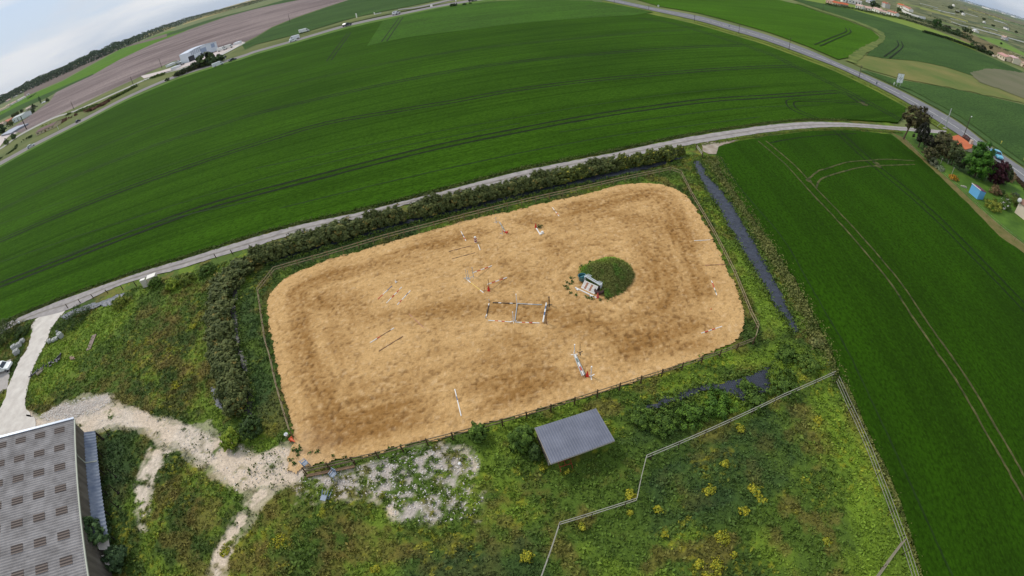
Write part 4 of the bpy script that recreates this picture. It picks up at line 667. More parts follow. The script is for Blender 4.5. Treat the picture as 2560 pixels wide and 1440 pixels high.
# skylight grid fitted to the photograph
sx = []
for pts in [[(148, 1074), (149, 1118), (149, 1167), (152, 1220), (154, 1276), (159, 1338), (167, 1403)], [(99, 1089), (97, 1133), (97, 1183), (97, 1236), (98, 1293), (101, 1356), (107, 1422)], [(50, 1102), (47, 1149), (45, 1198), (43, 1252), (43, 1310), (44, 1373), (47, 1437)], [(7, 1114), (3, 1161), (1, 1208)]]:
    sx.append([roof_hit(*p) for p in pts])
cols = [float(np.mean([p[1] for p in c_])) for c_ in sx]; rows = [float(np.mean([c_[i][0] for c_ in sx[:3]])) for i in range(7)]
dr = (rows[-1]-rows[0])/6; dc = (cols[2]-cols[0])/2; rows = rows+[rows[-1]+dr*k for k in (1, 2, 3)]; cols = cols[:3]+[cols[2]+dc*k for k in (1, 2, 3)]
for cx_ in cols:
    for rx_ in rows:
        hw = .5; hd = .6; b = MB(); z0 = lambda d: EV+SL*d+.06
        V = []; nseg = 24
        for i in range(nseg+1):
            xx = -hw+2*hw*i/nseg; zz = .045*math.cos(2*math.pi*(rx_+xx+.1)/.33); rz0 = lambda d: EV-.09+(d+.25)*(rise+.09)/(WID+.25)+zz+.03; V += [(rx_+xx, -(cx_-hd), rz0(cx_-hd)), (rx_+xx, -(cx_+hd), rz0(cx_+hd))]
        o = raw('skylight', V, [(2*i, 2*i+2, 2*i+3, 2*i+1) for i in range(nseg)], m_sky, barn); fix_up(o.data)
M_LT = mat('lean_to_steel', (104, 116, 138), .45, .2, 1., metal=.3, c2=(140, 146, 156))
lt = corrugated('lean_to_roof', .3, 16.2, .04, 2.05, 1.35, 1.35, .5, .07, M_LT, barn); b = MB(); b.beam((5.6, .1, 2.15), (5.6, 1.3, 1.5), .1, .08); b.build('gutter_pipe', MATS['gutter'], barn)
b = MB(); b.add([(16.3, .1, 2.0), (17.6, .2, 1.7), (18.0, 1.2, 1.2), (16.4, 1.3, 1.3)], [(0, 1, 2, 3)]); b.add([(18.2, .2, 1.5), (19.2, .3, 1.2), (19.6, .9, .9), (18.3, 1.0, 1.1)], [(0, 1, 2, 3)]); o = b.build('broken_sheet', mat('pale_sheet', (180, 172, 162), .8, .15, 2), barn); fix_up(o.data)
b = MB()
for xx in (.4, 3.5, 6.6, 9.7, 12.8, 16.): b = MB(); b.box((xx, 1.2, .66), (.1, .1, 1.32)); b.build('lean_to_post', mat('dark_post', (46, 40, 34), .9), barn)
# slanting poles in the grass beside the lean-to
MPOST = mat('old_post', (72, 58, 46), .9, .3, 3); MDK = mat('dark_wood', (40, 34, 30), .9)
for (a, c_, lb) in [((237, 1078), (258, 1098), 'longer dark pole leaning at the lean-to corner'), ((257, 1068), (272, 1087), 'dark pole beyond the lean-to corner, nearest the path'), ((267, 1172), (290, 1192), 'dark pole in the grass beside the middle of the lean-to'), ((271, 1212), (296, 1233), 'dark pole in the grass just above the broken sheet'), ((277, 1254), (300, 1272), 'lowest dark pole in the grass beside the barn')]:
    g0 = G(*c_); g1 = G(*a, 1.5); b = MB(); l = Vector((g1[0]-g0[0], g1[1]-g0[1], 1.5)); b.tube((0, 0, 0), l, .06, .05, 6); b.box((0, 0, .03), (.3, .3, .12)); o = b.build('pole', MDK); o.location = (g0[0], g0[1], 0); tag(o, lb, 'pole', 'dark poles beside the barn')

# ------------------------------------------------------------------ open shed
zf, zr = 2.2, 1.9
Q = [V3(1337, 1069.5, zr), V3(1489.7, 1020.8, zr), V3(1536.6, 1101, zf), V3(1377, 1159, zf)]
shc = (Q[0]+Q[1]+Q[2]+Q[3])/4; shc.z = 0; shed = empty('field_shed', shc, label='open fronted shed with blue grey sheet metal roof below the arena', cat='shed')
q = [p-shc for p in Q]; N_ = 150; V = []; 
for i in range(N_+1):
    u = i/N_; a = q[0].lerp(q[1], u); b_ = q[3].lerp(q[2], u); rib = .035 if (i % 6) == 0 else 0.; V += [(a.x, a.y, a.z+rib), (b_.x, b_.y, b_.z+rib)]
o = raw('roof', V, [(2*i, 2*i+1, 2*i+3, 2*i+2) for i in range(N_)], mat('slate_blue_sheet', (98, 102, 116), .55, .1, .6, c2=(116, 119, 132)), shed); fix_up(o.data)
b = MB(); dn = Vector((0, 0, -.1))
for i in range(4): b.beam(q[i]+dn, q[(i+1) % 4]+dn, .05, .14)
b.build('fascia', mat('pale_timber', (176, 168, 156), .8), shed)
mid_ = [(q[3]-q[0])*.26, (q[3]-q[0])*-.26]; ins_ = [q[0]*.94, q[1]*.94, q[2]-mid_[0]+(q[3]-q[2])*.05, q[3]-mid_[0]+(q[2]-q[3])*.03]; b = MB()
for i, p in enumerate([ins_[0], ins_[1], ins_[2], ins_[3], ins_[3].lerp(ins_[2], .36), ins_[3].lerp(ins_[2], .5)]): b = MB(); b.box((p.x, p.y, (p.z-.1)/2), (.13, .13, p.z-.1)); b.build('post', mat('pale_timber', (176, 168, 156), .8), shed)
b = MB()
for za in (.35, .8, 1.25, 1.7): b.beam((ins_[0].x-.06, ins_[0].y, za), (ins_[3].x-.06, ins_[3].y, za), .04, .22)
for za in (.35, .8, 1.25, 1.7): b.beam((ins_[0].x, ins_[0].y+.05, za), (ins_[1].x, ins_[1].y+.05, za), .04, .4)
b.build('side_boards', mat('grey_boards', (120, 112, 100), .9, .2, 2), shed)
hx = V3(1413, 1168); hrw = empty('harrow', hx, math.radians(12), label='rusty red metal frame implement under the shed front edge', cat='farm implement'); b = MB()
for xx in (-.55, 0, .55): b.beam((xx, .9, .55), (xx, -.1, .55), .06, .06)
for yy in (-.1, .4, .9): b.beam((-.55, yy, .55), (.55, yy, .55), .06, .06)
b.build('frame', mat('rust_red', (140, 64, 44), .8, .2, 4), hrw); 
for xx in (-.55, .55):
    for ya_, yb_ in ((-.1, -.35), (.9, 1.)): b = MB(); b.beam((xx, ya_, .55), (xx+.03, yb_, 0), .05, .05); b.build('leg', mat('rust_red', (140, 64, 44), .8), hrw)
bush(1356, 1176, 20, 6, YL, 'yellow flowers at the front left shed post', leaf=.1, n=160, k=24, inner=.05, name='mustard_clump', cat='wildflowers', group='yellow mustard clumps')
bush(1417, 1182, 16, 6, YL, 'yellow flowers in front of the rusty frame', leaf=.1, n=120, k=20, inner=.05, name='mustard_clump', cat='wildflowers', group='yellow mustard clumps')

# ------------------------------------------------------------------ fences
def fence(name, path, ztop, label, rails, sp, mp_, mr, post=(.13, 1.2), rail=(.05, .11), cat='fence', sm=1, ppost=None):
    P = [np.array(G(*p, ztop)) for p in path]; c = P[0]; f = empty(name, (c[0], c[1], 0), label=label, cat=cat); b = MB()
    for i in range(len(P)-1):
        for zr_ in rails: a = P[i]-c; e = P[i+1]-c; b.beam((a[0], a[1], zr_), (e[0], e[1], zr_), *rail)
    b.build('rail', mr, f); d = np.r_[0, np.cumsum([np.hypot(*(P[i+1]-P[i])) for i in range(len(P)-1)])]; n = max(1, round(d[-1]/sp)); pm = None
    A = np.array(P)
    for i in range(n+1):
        t_ = d[-1]*i/n; xx = np.interp(t_, d, A[:, 0])-c[0]; yy = np.interp(t_, d, A[:, 1])-c[1]
        if pm is None: bb = MB(); bb.tube((0, 0, -.1), (0, 0, post[1]), post[0]/2, post[0]/2*.9, 7); pm = bb.build('post', mp_, f); o = pm
        else: o = pm.copy(); COL.objects.link(o)
        o.location = (xx, yy, 0); o.rotation_euler = (rng.normal(0, .02), rng.normal(0, .02), 0)
    return f
M_RAIL = mat('rail_wood', (138, 120, 92), .85, .2, 2, c2=(166, 150, 122)); M_RAILD = mat('rail_wood_dark', (112, 96, 74), .85, .2, 2, c2=(140, 124, 100)); M_POST = mat('post_wood', (84, 66, 48), .85, .2, 2); M_POSTL = mat('post_wood_light', (124, 106, 78), .85, .2, 2)
fence('arena_fence', [(722, 1076), (707, 1027), (688, 960), (672, 887), (660, 847), (652, 793), (642, 720), (683, 668), (800, 635), (877, 612), (957, 588), (1073, 558), (1187, 528), (1260, 510), (1437, 470), (1560, 442), (1677, 418), (1703, 427), (1730, 480), (1787, 577), (1837, 673), (1880, 777), (1898, 812), (1890, 840)], 1.05, 'two rail brown wooden fence round the left, far and right sides of the arena', (1.05, .6), 2.45, M_POSTL, M_RAIL, rail=(.05, .1))
fence('arena_fence', [(1888, 844), (1800, 878), (1720, 905), (1610, 940), (1505, 974), (1385, 1011), (1262, 1047), (1136, 1081), (1007, 1113), (944, 1130), (880, 1145), (818, 1159), (756, 1172)], 1.0, 'dark post and rail fence along the near side of the arena, passing the shed', (1.0, .6), 2.4, M_POST, M_RAILD, post=(.17, 1.15), rail=(.05, .1))
MW1 = mat('weathered_rail', (150, 146, 132), .8, .15, 2, c2=(172, 168, 154))
fence('paddock_fence', [(2090, 928), (1960, 985), (1800, 1060), (1617, 1138), (1604, 1190), (1593, 1245), (1500, 1275), (1399, 1306), (1378, 1370), (1352, 1442), (1340, 1480)], 1.2, 'pale weathered two rail fence zigzagging across the weedy paddock', (1.2, .75), 3., MATS['old_post'], MW1, post=(.09, 1.22), rail=(.05, .08))
fence('boundary_fence', [(2098, 940), (2125, 1000), (2147, 1045), (2180, 1120), (2207, 1190), (2253, 1310), (2267, 1347), (2297, 1440), (2310, 1480)], 1.35, 'pale three wire boundary fence between the bright grass and the crop', (1.35, .95, .55), 4., MATS['old_post'], MW1, post=(.08, 1.38), rail=(.035, .04))
fence('side_fence', [(2266, 1346), (2235, 1388), (2198, 1440), (2170, 1480)], 1.25, 'grey rail fence branching off the boundary fence at lower right', (1.25, .85, .45), 3., MATS['old_post'], mat('grey_rail', (146, 134, 120), .85), post=(.09, 1.3), rail=(.05, .09))
fence('field_gate', [(1742, 362), (1757, 382)], 1.15, 'short two rail wooden gate at the end of the hedge by the track', (1.1, .75), 3.2, M_POST, mat('pale_timber', (176, 168, 156), .8), post=(.2, 1.3), rail=(.06, .11), cat='gate')
M_WOODP = mat('lying_plank_wood', (134, 108, 84), .9, .2, 2)
def log(name, a, b_, w, h, m, label, cat, z=.1):
    p = V3(*a); q2 = V3(*b_); o = empty(name, (p+q2)/2); COL.objects.unlink(o); bpy.data.objects.remove(o); c = (p+q2)/2; bb = MB(); bb.beam(p-c+Vector((0, 0, z)), q2-c+Vector((0, 0, z)), w, h); o = bb.build(name, m); o.location = c; return tag(o, label, cat)
log('plank', (767.5, 1191), (887.6, 1167), .28, .1, M_WOODP, 'long brown plank lying along the foot of the near arena fence', 'plank', .12)
fence('rail_panel', [(757, 1180), (818, 1167), (884, 1153)], .5, 'extra low rail tied to the left end of the near arena fence', (.5,), 3.3, M_POST, M_RAIL, post=(.1, .55), rail=(.04, .08))
# roadside posts
for (x, y, lb) in [(496, 843+0, 0)]: pass
PST = [((170, 770), (163, 762), 'leaning post at the corner where the drive leaves the track'), ((201, 757), (195, 749), 'second post from the drive corner along the track'), ((233, 744), (229, 738), 'third post from the drive corner along the track'), ((269, 732), (265, 727), 'fourth post from the drive corner along the track'), ((307, 723), (301, 714), 'fifth post from the drive corner, before the tall dark one'), ((341, 715), (333, 705), 'tall dark leaning post just left of the pale cabinets'),
       ((540, 644), (538, 640), 'low post by the track, right of the cabinets'), ((581, 634), (578, 629), 'low post by the track above the top of the left hedge'), ((627, 622), (623, 614), 'post standing at the track where the far hedge begins'), ((1121, 494), (1118, 484), 'dark post in the left gap of the far hedge'), ((1250, 466), (1249, 457), 'post in the right gap of the far hedge'), ((1635, 385), (1633, 379), 'small post behind the yellow tinged shrubs')]
pm = None
for (a, t_, lb) in PST:
    g = G(*a); h = min(1.6, max(.8, HT(a, t_)))
    if pm is None: b = MB(); b.tube((0, 0, -.1), (0, 0, 1.0), .09, .075, 7); b.lathe((0, 0, 1.0), [(.075, 0), (.03, .05)], 7); pm = b.build('fence_post', MATS['old_post']); o = pm
    else: o = pm.copy(); COL.objects.link(o)
    o.location = (g[0], g[1], 0); o.scale = (1, 1, h); o.rotation_euler = (rng.normal(0, .05), -.08, 0); tag(o, lb, 'post', 'wooden posts along the farm track')

# ------------------------------------------------------------------ jump poles, stands, cones
PC = {'w': (232, 228, 220), 'r': (196, 66, 52), 'b': (84, 108, 140), 'n': (126, 92, 62), 'k': (52, 42, 38), 'y': (222, 190, 96), 'g': (92, 118, 112), 's': (168, 172, 172), 'p': (176, 122, 98)}
PMAT = {k_: mat('pole_paint_'+k_, v, .5, .06, 5) for k_, v in PC.items()}; PM = list(PMAT.values()); PK = list(PMAT.keys())
def jpole(a, b_, bands, label, z0=.08, z1=None, r=.06):
    z1 = z0 if z1 is None else z1; p = V3(*a, z0); q2 = V3(*b_, z1); c = (p+q2)/2; c.z = 0; mb = MB(); n = len(bands)
    for i, k_ in enumerate(bands): mb.tube(p.lerp(q2, i/n)-c, p.lerp(q2, (i+1)/n)-c, r, r, 8, PK.index(k_))
    o = mb.build('jump_pole', PM); o.location = c; return tag(o, label, 'jump pole', 'poles for jumping in the arena')
def jst(base, h, mk, label, arm=.38, rot=0., foot='cross', r=.035, tilt=0):
    g = V3(*base); t = empty('jump_stand', g, rot, label=label, cat='jump stand', group='jump stands in the arena'); b = MB(); b.box((tilt*.5, 0, h/2), (r*2, r*2, h)); b.box((0, 0, h+.02), (r*2.6, r*2.6, .05)); b.box((0, -.06, h*.45), (.09, .1, .07)); b.build('upright', PMAT[mk], t); b = MB()
    if foot == 'cross':
        for a in (0, math.pi/2): b.box((0, 0, .05+.002*a), (arm*2, .09, .08), a)
    elif foot == 'tri':
        for a in (0.5, 2.6, 4.7): b.box((math.cos(a)*arm/2, math.sin(a)*arm/2, .05+a*.002), (arm, .1, .08), a)
    else:
        for s_ in (-1, 1): b.box((s_*arm, 0, .04), (.05, arm*2, .05)); b.box((0, s_*arm, .042), (arm*2-.06, .05, .05))
    b.build('foot', PMAT[mk], t); return t
M_CONE = mat('cone_red', (206, 50, 40), .5, .08, 3); M_CONEO = mat('cone_orange', (214, 92, 52), .5)
def cone(p, h, label, m=M_CONE, lying=None):
    g = V3(*p); b = MB(); b.box((0, 0, .02), (h*.62, h*.62, .04)); b.lathe((0, 0, .04), [(h*.24, 0), (h*.16, h*.35), (h*.09, h*.7), (h*.045, h*.94), (h*.02, h*.96)], 14); o = b.build('traffic_cone', m, smooth=False); o.location = g
    if lying is not None: o.rotation_euler = (0, math.radians(80), lying); o.location.z = h*.22
    return tag(o, label, 'traffic cone', 'cones in and beside the arena')
jpole((1152.5, 578.7), (1165, 602.5), 'wwbwrw', 'white blue and red pole near the far rail, left of the red and white block')
jpole((1121.9, 628.7), (1178, 614.4), 'nnnnn', 'upper of two parallel plain brown poles'); jpole((1130, 647.5), (1188, 631.9), 'nknknn', 'lower of two parallel brown poles, spattered with sand')
jpole((1195, 611), (1200.5, 625.5), 'www', 'short white pole leaning below the red and white jump block', .35, .08)
jpole((1248.7, 555), (1262.5, 578.7), 'ssgsgs', 'grey white pole raised on a stand beside the fallen cone', .6, .35, .07)
jpole((1381, 518.7), (1397.5, 540.6), 'wwnwrw', 'single red and white pole furthest into the far corner'); jpole((1341, 571), (1351, 587), 'wwww', 'short thick white pole below the upright cone', .3, .12, .1)
jpole((1182, 682), (1229.4, 664.4), 'wrwrw', 'red and white pole with its left end up on a grey stand', .75, .1); jpole((1169.4, 700.6), (1208.7, 731.9), 'wyyyw', 'white and yellow pole lying on the sand', .1)
jpole((1218.7, 711), (1266.9, 693.7), 'wrwrw', 'red and white pole beside the cone and brown stand', .7, .1)
jpole((1232, 756.5), (1288.7, 758.5), 'kkwkkkwk', 'black pole with white bands, far side of the pole rectangle', .12); jpole((1296, 759), (1355, 761.9), 'sswss', 'grey white pole, far side of the rectangle, right half', .12)
jpole((1293, 760), (1287.5, 801), 'ssss', 'grey white pole across the middle of the rectangle', .15); jpole((1222.5, 758.7), (1215.6, 791), 'wkkkkw', 'black pole with white ends closing the left of the rectangle', .15)
jpole((1221, 801), (1278.7, 805), 'wwrwrww', 'red and white pole, near side of the rectangle, left half'); jpole((1287.5, 805.6), (1348.7, 807.5), 'wwrwrww', 'red and white pole, near side of the rectangle, right half')
jpole((1366, 757.5), (1357.5, 805), 'wbwbww', 'white and blue pole closing the right of the rectangle', .3, .3, .09)
jpole((945, 748), (980, 715), 'rrwwbb', 'red white and blue pole, left of three parallel poles'); jpole((966, 758), (1004, 718), 'wwrwrw', 'red and white pole, middle of three parallel poles'); jpole((993, 762), (1026, 727), 'wrwwbw', 'white red and blue pole, right of three parallel poles')
jpole((1023, 785), (1060, 820), 'pppp', 'thin pinkish brown pole lying by itself', r=.045); jpole((925, 857), (985, 820), 'wwrnnnw', 'upper of the two lower left poles, white and red end'); jpole((947, 878), (1007, 841), 'nnnnn', 'plain brown pole, lower of the two lower left poles')
jpole((1735, 602), (1786, 599), 'wwwwn', 'whitish pole lying towards the right rail', .1, r=.05); jpole((1763, 663), (1817, 661), 'pnnpn', 'brown pole lying towards the right rail, below the whitish one', .1, r=.05)
jpole((1779, 702), (1792, 738), 'wrrwgw', 'white red and green pole near the right rail'); jpole((1753, 833), (1805, 816), 'wrwrww', 'red and white pole in the lower right corner of the arena'); jpole((1137, 973), (1153, 1040), 'wwbwwww', 'long white pole near the near rail, lower middle')
jpole((1437, 886), (1459, 938), 'wgwrw', 'striped pole lying in the plank jump at lower right', .42, .42, .07); jpole((1434.5, 887.5), (1455.5, 940), 'ssss', 'grey side pole of the plank jump, left', .38, .38, .05); jpole((1439.5, 886), (1462, 936), 'ssss', 'grey side pole of the plank jump, right', .38, .38, .05)
jst((1240.6, 556), .9, 's', 'small pale stand left of the raised grey white pole'); jst((1256, 584), 1.3, 's', 'grey stand under the raised grey white pole')
jst((1183.7, 693), 1.6, 's', 'grey stand holding the left end of the red and white pole'); jst((1167, 696), 1.4, 's', 'grey stand, left of a touching pair', r=.025); jst((1172, 698), 1.4, 's', 'grey stand, right of a touching pair', rot=.6, r=.025)
jst((1223.7, 723.7), 1.6, 'n', 'brown stand behind the red cone', foot='tri'); jst((1212, 728.7), 1.2, 'n', 'thin brown stand left of the red cone', r=.02, foot='tri', arm=.2)
jst((1292, 760), 1.55, 'w', 'white stand at the far middle of the pole rectangle', r=.05); jst((1283.7, 804), 1.5, 'w', 'white stand at the near middle of the pole rectangle', r=.05)
jst((1223, 754), .35, 's', 'square wire frame stand at the far left rectangle corner', foot='sq'); jst((1214.5, 796), .35, 's', 'square wire frame stand at the near left rectangle corner', foot='sq')
jst((1365.6, 809), 1.5, 'n', 'rust brown stand at the near right rectangle corner', rot=.3, r=.05, foot='tri'); jst((1373, 763), 1.3, 'k', 'dark brown stand beyond the far right rectangle corner', r=.06)
jst((990, 706), .35, 'w', 'tiny white stand above the three parallel poles', foot='tri', arm=.2)
jst((1435.8, 887), 1.6, 'w', 'white stand at the far end of the plank jump', r=.05); jst((1449.6, 883), 1.4, 'k', 'thin dark stand right of the plank jump end', r=.02, foot='tri'); jst((1461.7, 938), 1.2, 'n', 'thin brown stand at the near end of the plank jump', r=.025, foot='tri'); jst((1477, 942), 1.6, 'w', 'white stand on three feet right of the red cone', r=.055, foot='tri', arm=.48)
cone((1268.7, 584), .75, 'squat red cone lying at the end of the raised pole', lying=2.6); cone((1339.5, 570), .8, 'red cone standing at the end of the short white pole'); cone((1222, 728), .85, 'bright red cone beside the brown stand'); cone((1468, 941), .85, 'red cone at the near end of the plank jump'); cone((1494, 745), .85, 'pale red cone at the end of the white jump pile', mat('cone_pale', (204, 84, 78), .6)); cone((1777, 775), .35, 'tiny faded cone near the right rail', M_CONEO); cone((729, 1100), .8, 'orange cone fallen at the arena entrance post', M_CONEO, lying=-.6)
g = V3(1189.4, 606); jb = empty('jump_block', g, .3, label='red and white block with a white ball on top above the short white pole', cat='jump block'); b = MB(); b.box((0, 0, .35), (.35, .35, .7), mi=0); b.box((0, 0, .52), (.37, .37, .12), mi=1); b.box((0, 0, .15), (.37, .37, .12), mi=1); b.build('block', [mat('dull_red', (146, 60, 50), .7), PMAT['w']], jb); b = MB(); b.lathe((0, 0, .7), [(.05, 0), (.16, .08), (.19, .18), (.15, .3), (.04, .36)], 12); b.build('ball', PMAT['w'], jb, True)
o = (lambda b: (b.box((0, 0, .12), (.7, .35, .2), .5), b.box((.1, .1, .3), (.3, .3, .16), .2), b.build('jump_filler', PMAT['w']))[2])(MB()); o.location = V3(1354, 585); tag(o, 'small white block beside the short white pole', 'jump filler')
tufts('sand_tufts', [(1349, 568)], .2, 60, ((60, 70, 34), (96, 96, 44)), 'dark round weed beside the upright cone')
# pile of jump parts against the mound
pl = V3(1468, 730); rz = math.atan2(V3(1491, 745.6).y-V3(1437.5, 720).y, V3(1491, 745.6).x-V3(1437.5, 720).x)
fp = empty('jump_filler', pl, rz, label='white slatted jump filler with red slats leaning on the mound', cat='jump filler'); ln = (V3(1491, 745.6)-V3(1437.5, 720)).length
b = MB(); b.box((0, .85, .75), (ln*.62, .08, .12)); b.box((0, .1, .12), (ln*.62, .08, .12)); b.build('rail', PMAT['w'], fp); b = MB()
for i in range(15): xx = -ln*.3+ln*.6*i/14; b.beam((xx, .1, .14), (xx, .85, .74), .09, .03, 1 if i in (3, 4, 8, 9) else 0)
b.build('slat', [PMAT['w'], PMAT['p']], fp)
b = MB(); b.box((0, 0, .12), (ln, .13, .16)); b.box((-ln*.36, -.08, .12), (.3, .3, .14)); b.box((ln*.28, -.08, .12), (.3, .3, .14)); o = b.build('jump_plank', PMAT['w']); o.location = pl+Vector((math.sin(rz)*.35, -math.cos(rz)*.35, 0)); o.rotation_euler.z = rz; tag(o, 'white plank with two feet lying in front of the slatted filler', 'plank')
b = MB(); b.beam((-ln*.42, 1.35, 1.05), (ln*.36, 1.1, .95), .1, .12); b.beam((-ln*.42, 1.55, 1.1), (ln*.36, 1.3, 1.), .08, .1)
for s_ in (-1, 1): b.box((s_*ln*.38, 1.25, .6), (.1, .3, 1.0))
for i in range(4): b.beam((-ln*.36+i*.16, 1.4, 1.1), (-ln*.36+i*.16+.1, 1.75, 1.25), .05, .05); b.beam((ln*.2+i*.16, 1.2, 1.0), (ln*.2+i*.16+.1, 1.5, 1.2), .05, .05)
o = b.build('jump_gate', mat('grey_white_paint', (206, 212, 214), .6)); o.location = pl; o.rotation_euler.z = rz; tag(o, 'grey white gate frame standing behind the slatted filler', 'jump gate')
tb = V3(1455, 704); b = MB(); b.lathe((0, 0, .2), [(.34, 0), (.42, .5), (.46, .62), (.4, .6), (.33, .12)], 16); b.box((.05, 0, .62), (.5, .2, .16), .4); o = b.build('tub', mat('teal_plastic', (52, 108, 112), .4)); o.location = tb+Vector((0, 0, .1)); o.scale = (1.2, 1.2, 1.1); tag(o, 'teal plastic tub with light boards in it beside the mound', 'tub')
b = MB(); prof = [(.36, 0), (.5, .06), (.56, .2), (.5, .32), (.38, .36), (.3, .3), (.3, .1)]; b.lathe((0, 0, 0), prof, 18); o = b.build('tyre', mat('brown_rubber', (74, 54, 50), .8)); o.location = V3(1498, 731)+Vector((0, 0, .1)); o.scale = (1.25, 1.25, 1.3); tag(o, 'brown old tyre at the right end of the jump pile', 'tyre')

# ------------------------------------------------------------------ chairs, ball, small junk
M_CH = mat('grey_plastic', (128, 140, 156), .5, .08, 3); M_CHB = mat('dark_seat', (76, 92, 116), .6)
ch = empty('plastic_chair', V3(767, 1164), 2.4); b = MB(); b.box((0, 0, .44), (.5, .5, .05)); b.build('seat', M_CH, ch); b = MB(); b.box((0, .26, .68), (.48, .05, .42), tilt=(-.18, 0)); b.build('backrest', M_CH, ch)
for s_ in (-1, 1):
    b = MB(); b.box((s_*.26, 0, .64), (.05, .46, .04)); b.box((s_*.26, -.2, .54), (.05, .05, .2)); b.build('armrest', M_CH, ch)
    for t_ in (-1, 1): b = MB(); b.beam((s_*.22, t_*.22, .43), (s_*.27, t_*.27, 0), .05, .05); b.build('leg', M_CH, ch)
ch.scale = (1.15, 1.15, 1.15); tag(ch, 'grey plastic chair standing on the sand at the fence end', 'chair', 'plastic chairs by the arena entrance')
c2 = copy_tree(ch); c2.location = V3(837, 1192); c2.rotation_euler = (0, 0, -.5); tag(c2, 'blue grey chair standing just below the fence and plank')
c3 = copy_tree(ch); c3.location = V3(821.7, 1232)+Vector((0, 0, .45)); c3.rotation_euler = (math.radians(105), 0, -.2); tag(c3, 'grey chair tipped over with its legs up on the chalky ground')
b = MB(); b.lathe((0, 0, 0), [(.16, 0), (.2, .3), (.22, .34), (.2, .35), (.16, .04)], 14); o = b.build('bucket', mat('white_plastic', (236, 236, 238), .4), smooth=True); o.location = V3(720, 1093)+Vector((0, 0, .25)); tag(o, 'round white bucket sitting against the end post of the left arena fence', 'bucket')
# two pale cabinets by the track
M_CAB = mat('cabinet_cream', (206, 196, 184), .6, .04, 2)
for (bs, tp, w_, d_, rz_, lb) in [((366, 716), (358, 697), .95, .55, .25, 'narrow tall pale cabinet beside the track, left of the pair'), ((383, 700), (390, 688), 1.7, 1.2, .38, 'wide low pale cabinet beside the track, right of the pair')]:
    g = V3(*bs); h = 1.5 if w_ < 1 else .9; cb = empty('utility_cabinet', g, rz_, label=lb, cat='cabinet', group='pale cabinets by the track'); b = MB(); b.box((0, 0, h/2), (w_, d_, h)); b.build('body', M_CAB, cb); b = MB(); b.box((0, 0, h+.03), (w_+.06, d_+.06, .06)); b.build('lid', mat('cabinet_lid', (236, 230, 218), .6), cb)
# concrete blocks
M_BLK = mat('block_concrete', (178, 178, 172), .9, .1, 2, bump=.3)
def block(p, s, rz_, lb, z=0):
    g = V3(*p); b = MB(); b.box((0, 0, s[2]/2), s); b.box((0, 0, s[2]+.05), (s[0]*.35, s[1]*.5, .1)); b.box((s[0]*.02, -s[1]/2-.03, s[2]*.55), (s[0]*.5, .06, s[2]*.3)); o = b.build('concrete_block', M_BLK); o.location = g+Vector((0, 0, z)); o.rotation_euler.z = rz_
    md = o.modifiers.new('bevel', 'BEVEL'); md.width = .05; md.segments = 2; return tag(o, lb, 'concrete block', 'concrete blocks by the drive')
block((44, 884), (1.1, .9, .85), .6, 'nearest concrete block of the left heap, beside the drive'); block((38, 873), (1., .9, .9), .9, 'concrete block behind the nearest one of the left heap'); block((50, 866), (1., .8, .8), .5, 'concrete block in the middle of the left heap'); block((58, 856), (.9, .8, .7), .4, 'far end concrete block of the left heap')
block((154, 843), (1.05, .85, .95), -.3, 'largest concrete block on the grass right of the drive'); block((139, 850), (1.3, .8, .45), .5, 'low concrete block in the middle of the right hand group'); block((126, 856), (.7, .7, .6), .7, 'small concrete block nearest the drive in the right hand group'); block((145, 832), (.35, .4, .5), .1, 'narrow grey block behind the largest one right of the drive')
b = MB(); b.lathe((0, 0, 0), [(.2, 0), (.26, .15), (.2, .42), (.06, .5)], 9); o = b.build('marker_stone', mat('white_stone', (236, 234, 230), .8)); o.location = V3(49, 808); tag(o, 'small white painted stone at the track junction', 'stone')
# boardwalk plank stack, junk pile
p0, p1 = V3(237, 838), V3(222, 876); c = (p0+p1)/2; b = MB(); dv = (p1-p0); rzb = math.atan2(dv.y, dv.x)
for i in range(4): b.box((0, -.33+i*.22, .12), (dv.length, .19, .06), mi=0)
for xx in (-.4, 0, .4): b.box((xx*dv.length, 0, .06), (.12, .9, .06))
o = b.build('timber_walkway', mat('grey_planks', (150, 132, 122), .9, .2, 2)); o.location = c; o.rotation_euler.z = rzb; tag(o, 'long narrow platform of grey planks lying in the grass', 'planks')
jk = empty('scrap_heap', V3(115, 920), label='heap of black rubbish and pipes in the grass right of the drive', cat='rubbish heap'); b = MB()
for i in range(26): a = rng.uniform(-1, 1); b.beam((a*2.4+rng.normal(0, .2), a*2.0+rng.normal(0, .25), .05+.3*rng.random()), (a*2.4+rng.normal(0, .6), a*2.0+rng.normal(0, .6), .1+.4*rng.random()), .08+.25*rng.random(), .06+.1*rng.random())
b.build('black_scrap', mat('black_plastic', (30, 32, 40), .4), jk)
b = MB(); b.box((0, 0, .22), (1.0, .55, .06), mi=0); b.box((0, .27, .3), (1.0, .05, .2)); b.box((0, -.27, .3), (1.0, .05, .2)); b.box((-.5, 0, .3), (.05, .55, .2)); b.beam((.45, .25, .3), (1., .3, .45), .05, .05); b.beam((.45, -.25, .3), (1., -.3, .45), .05, .05); o = b.build('barrow', mat('dirty_tray', (176, 164, 146), .7)); o.location = V3(101, 934); o.rotation_euler.z = .9; tag(o, 'pale overturned tray with handles at the lower end of the black heap', 'wheelbarrow')
b = MB()
for i in range(7): b.box((rng.normal(0, .3), rng.normal(0, .2), .06+.03*i), (.5, .16, .08), rng.random()*3)
o = b.build('rubble', mat('pinkish_rubble', (176, 146, 132), .9)); o.location = V3(183, 896); tag(o, 'small heap of pinkish rubble in the grass below the planks', 'rubble')
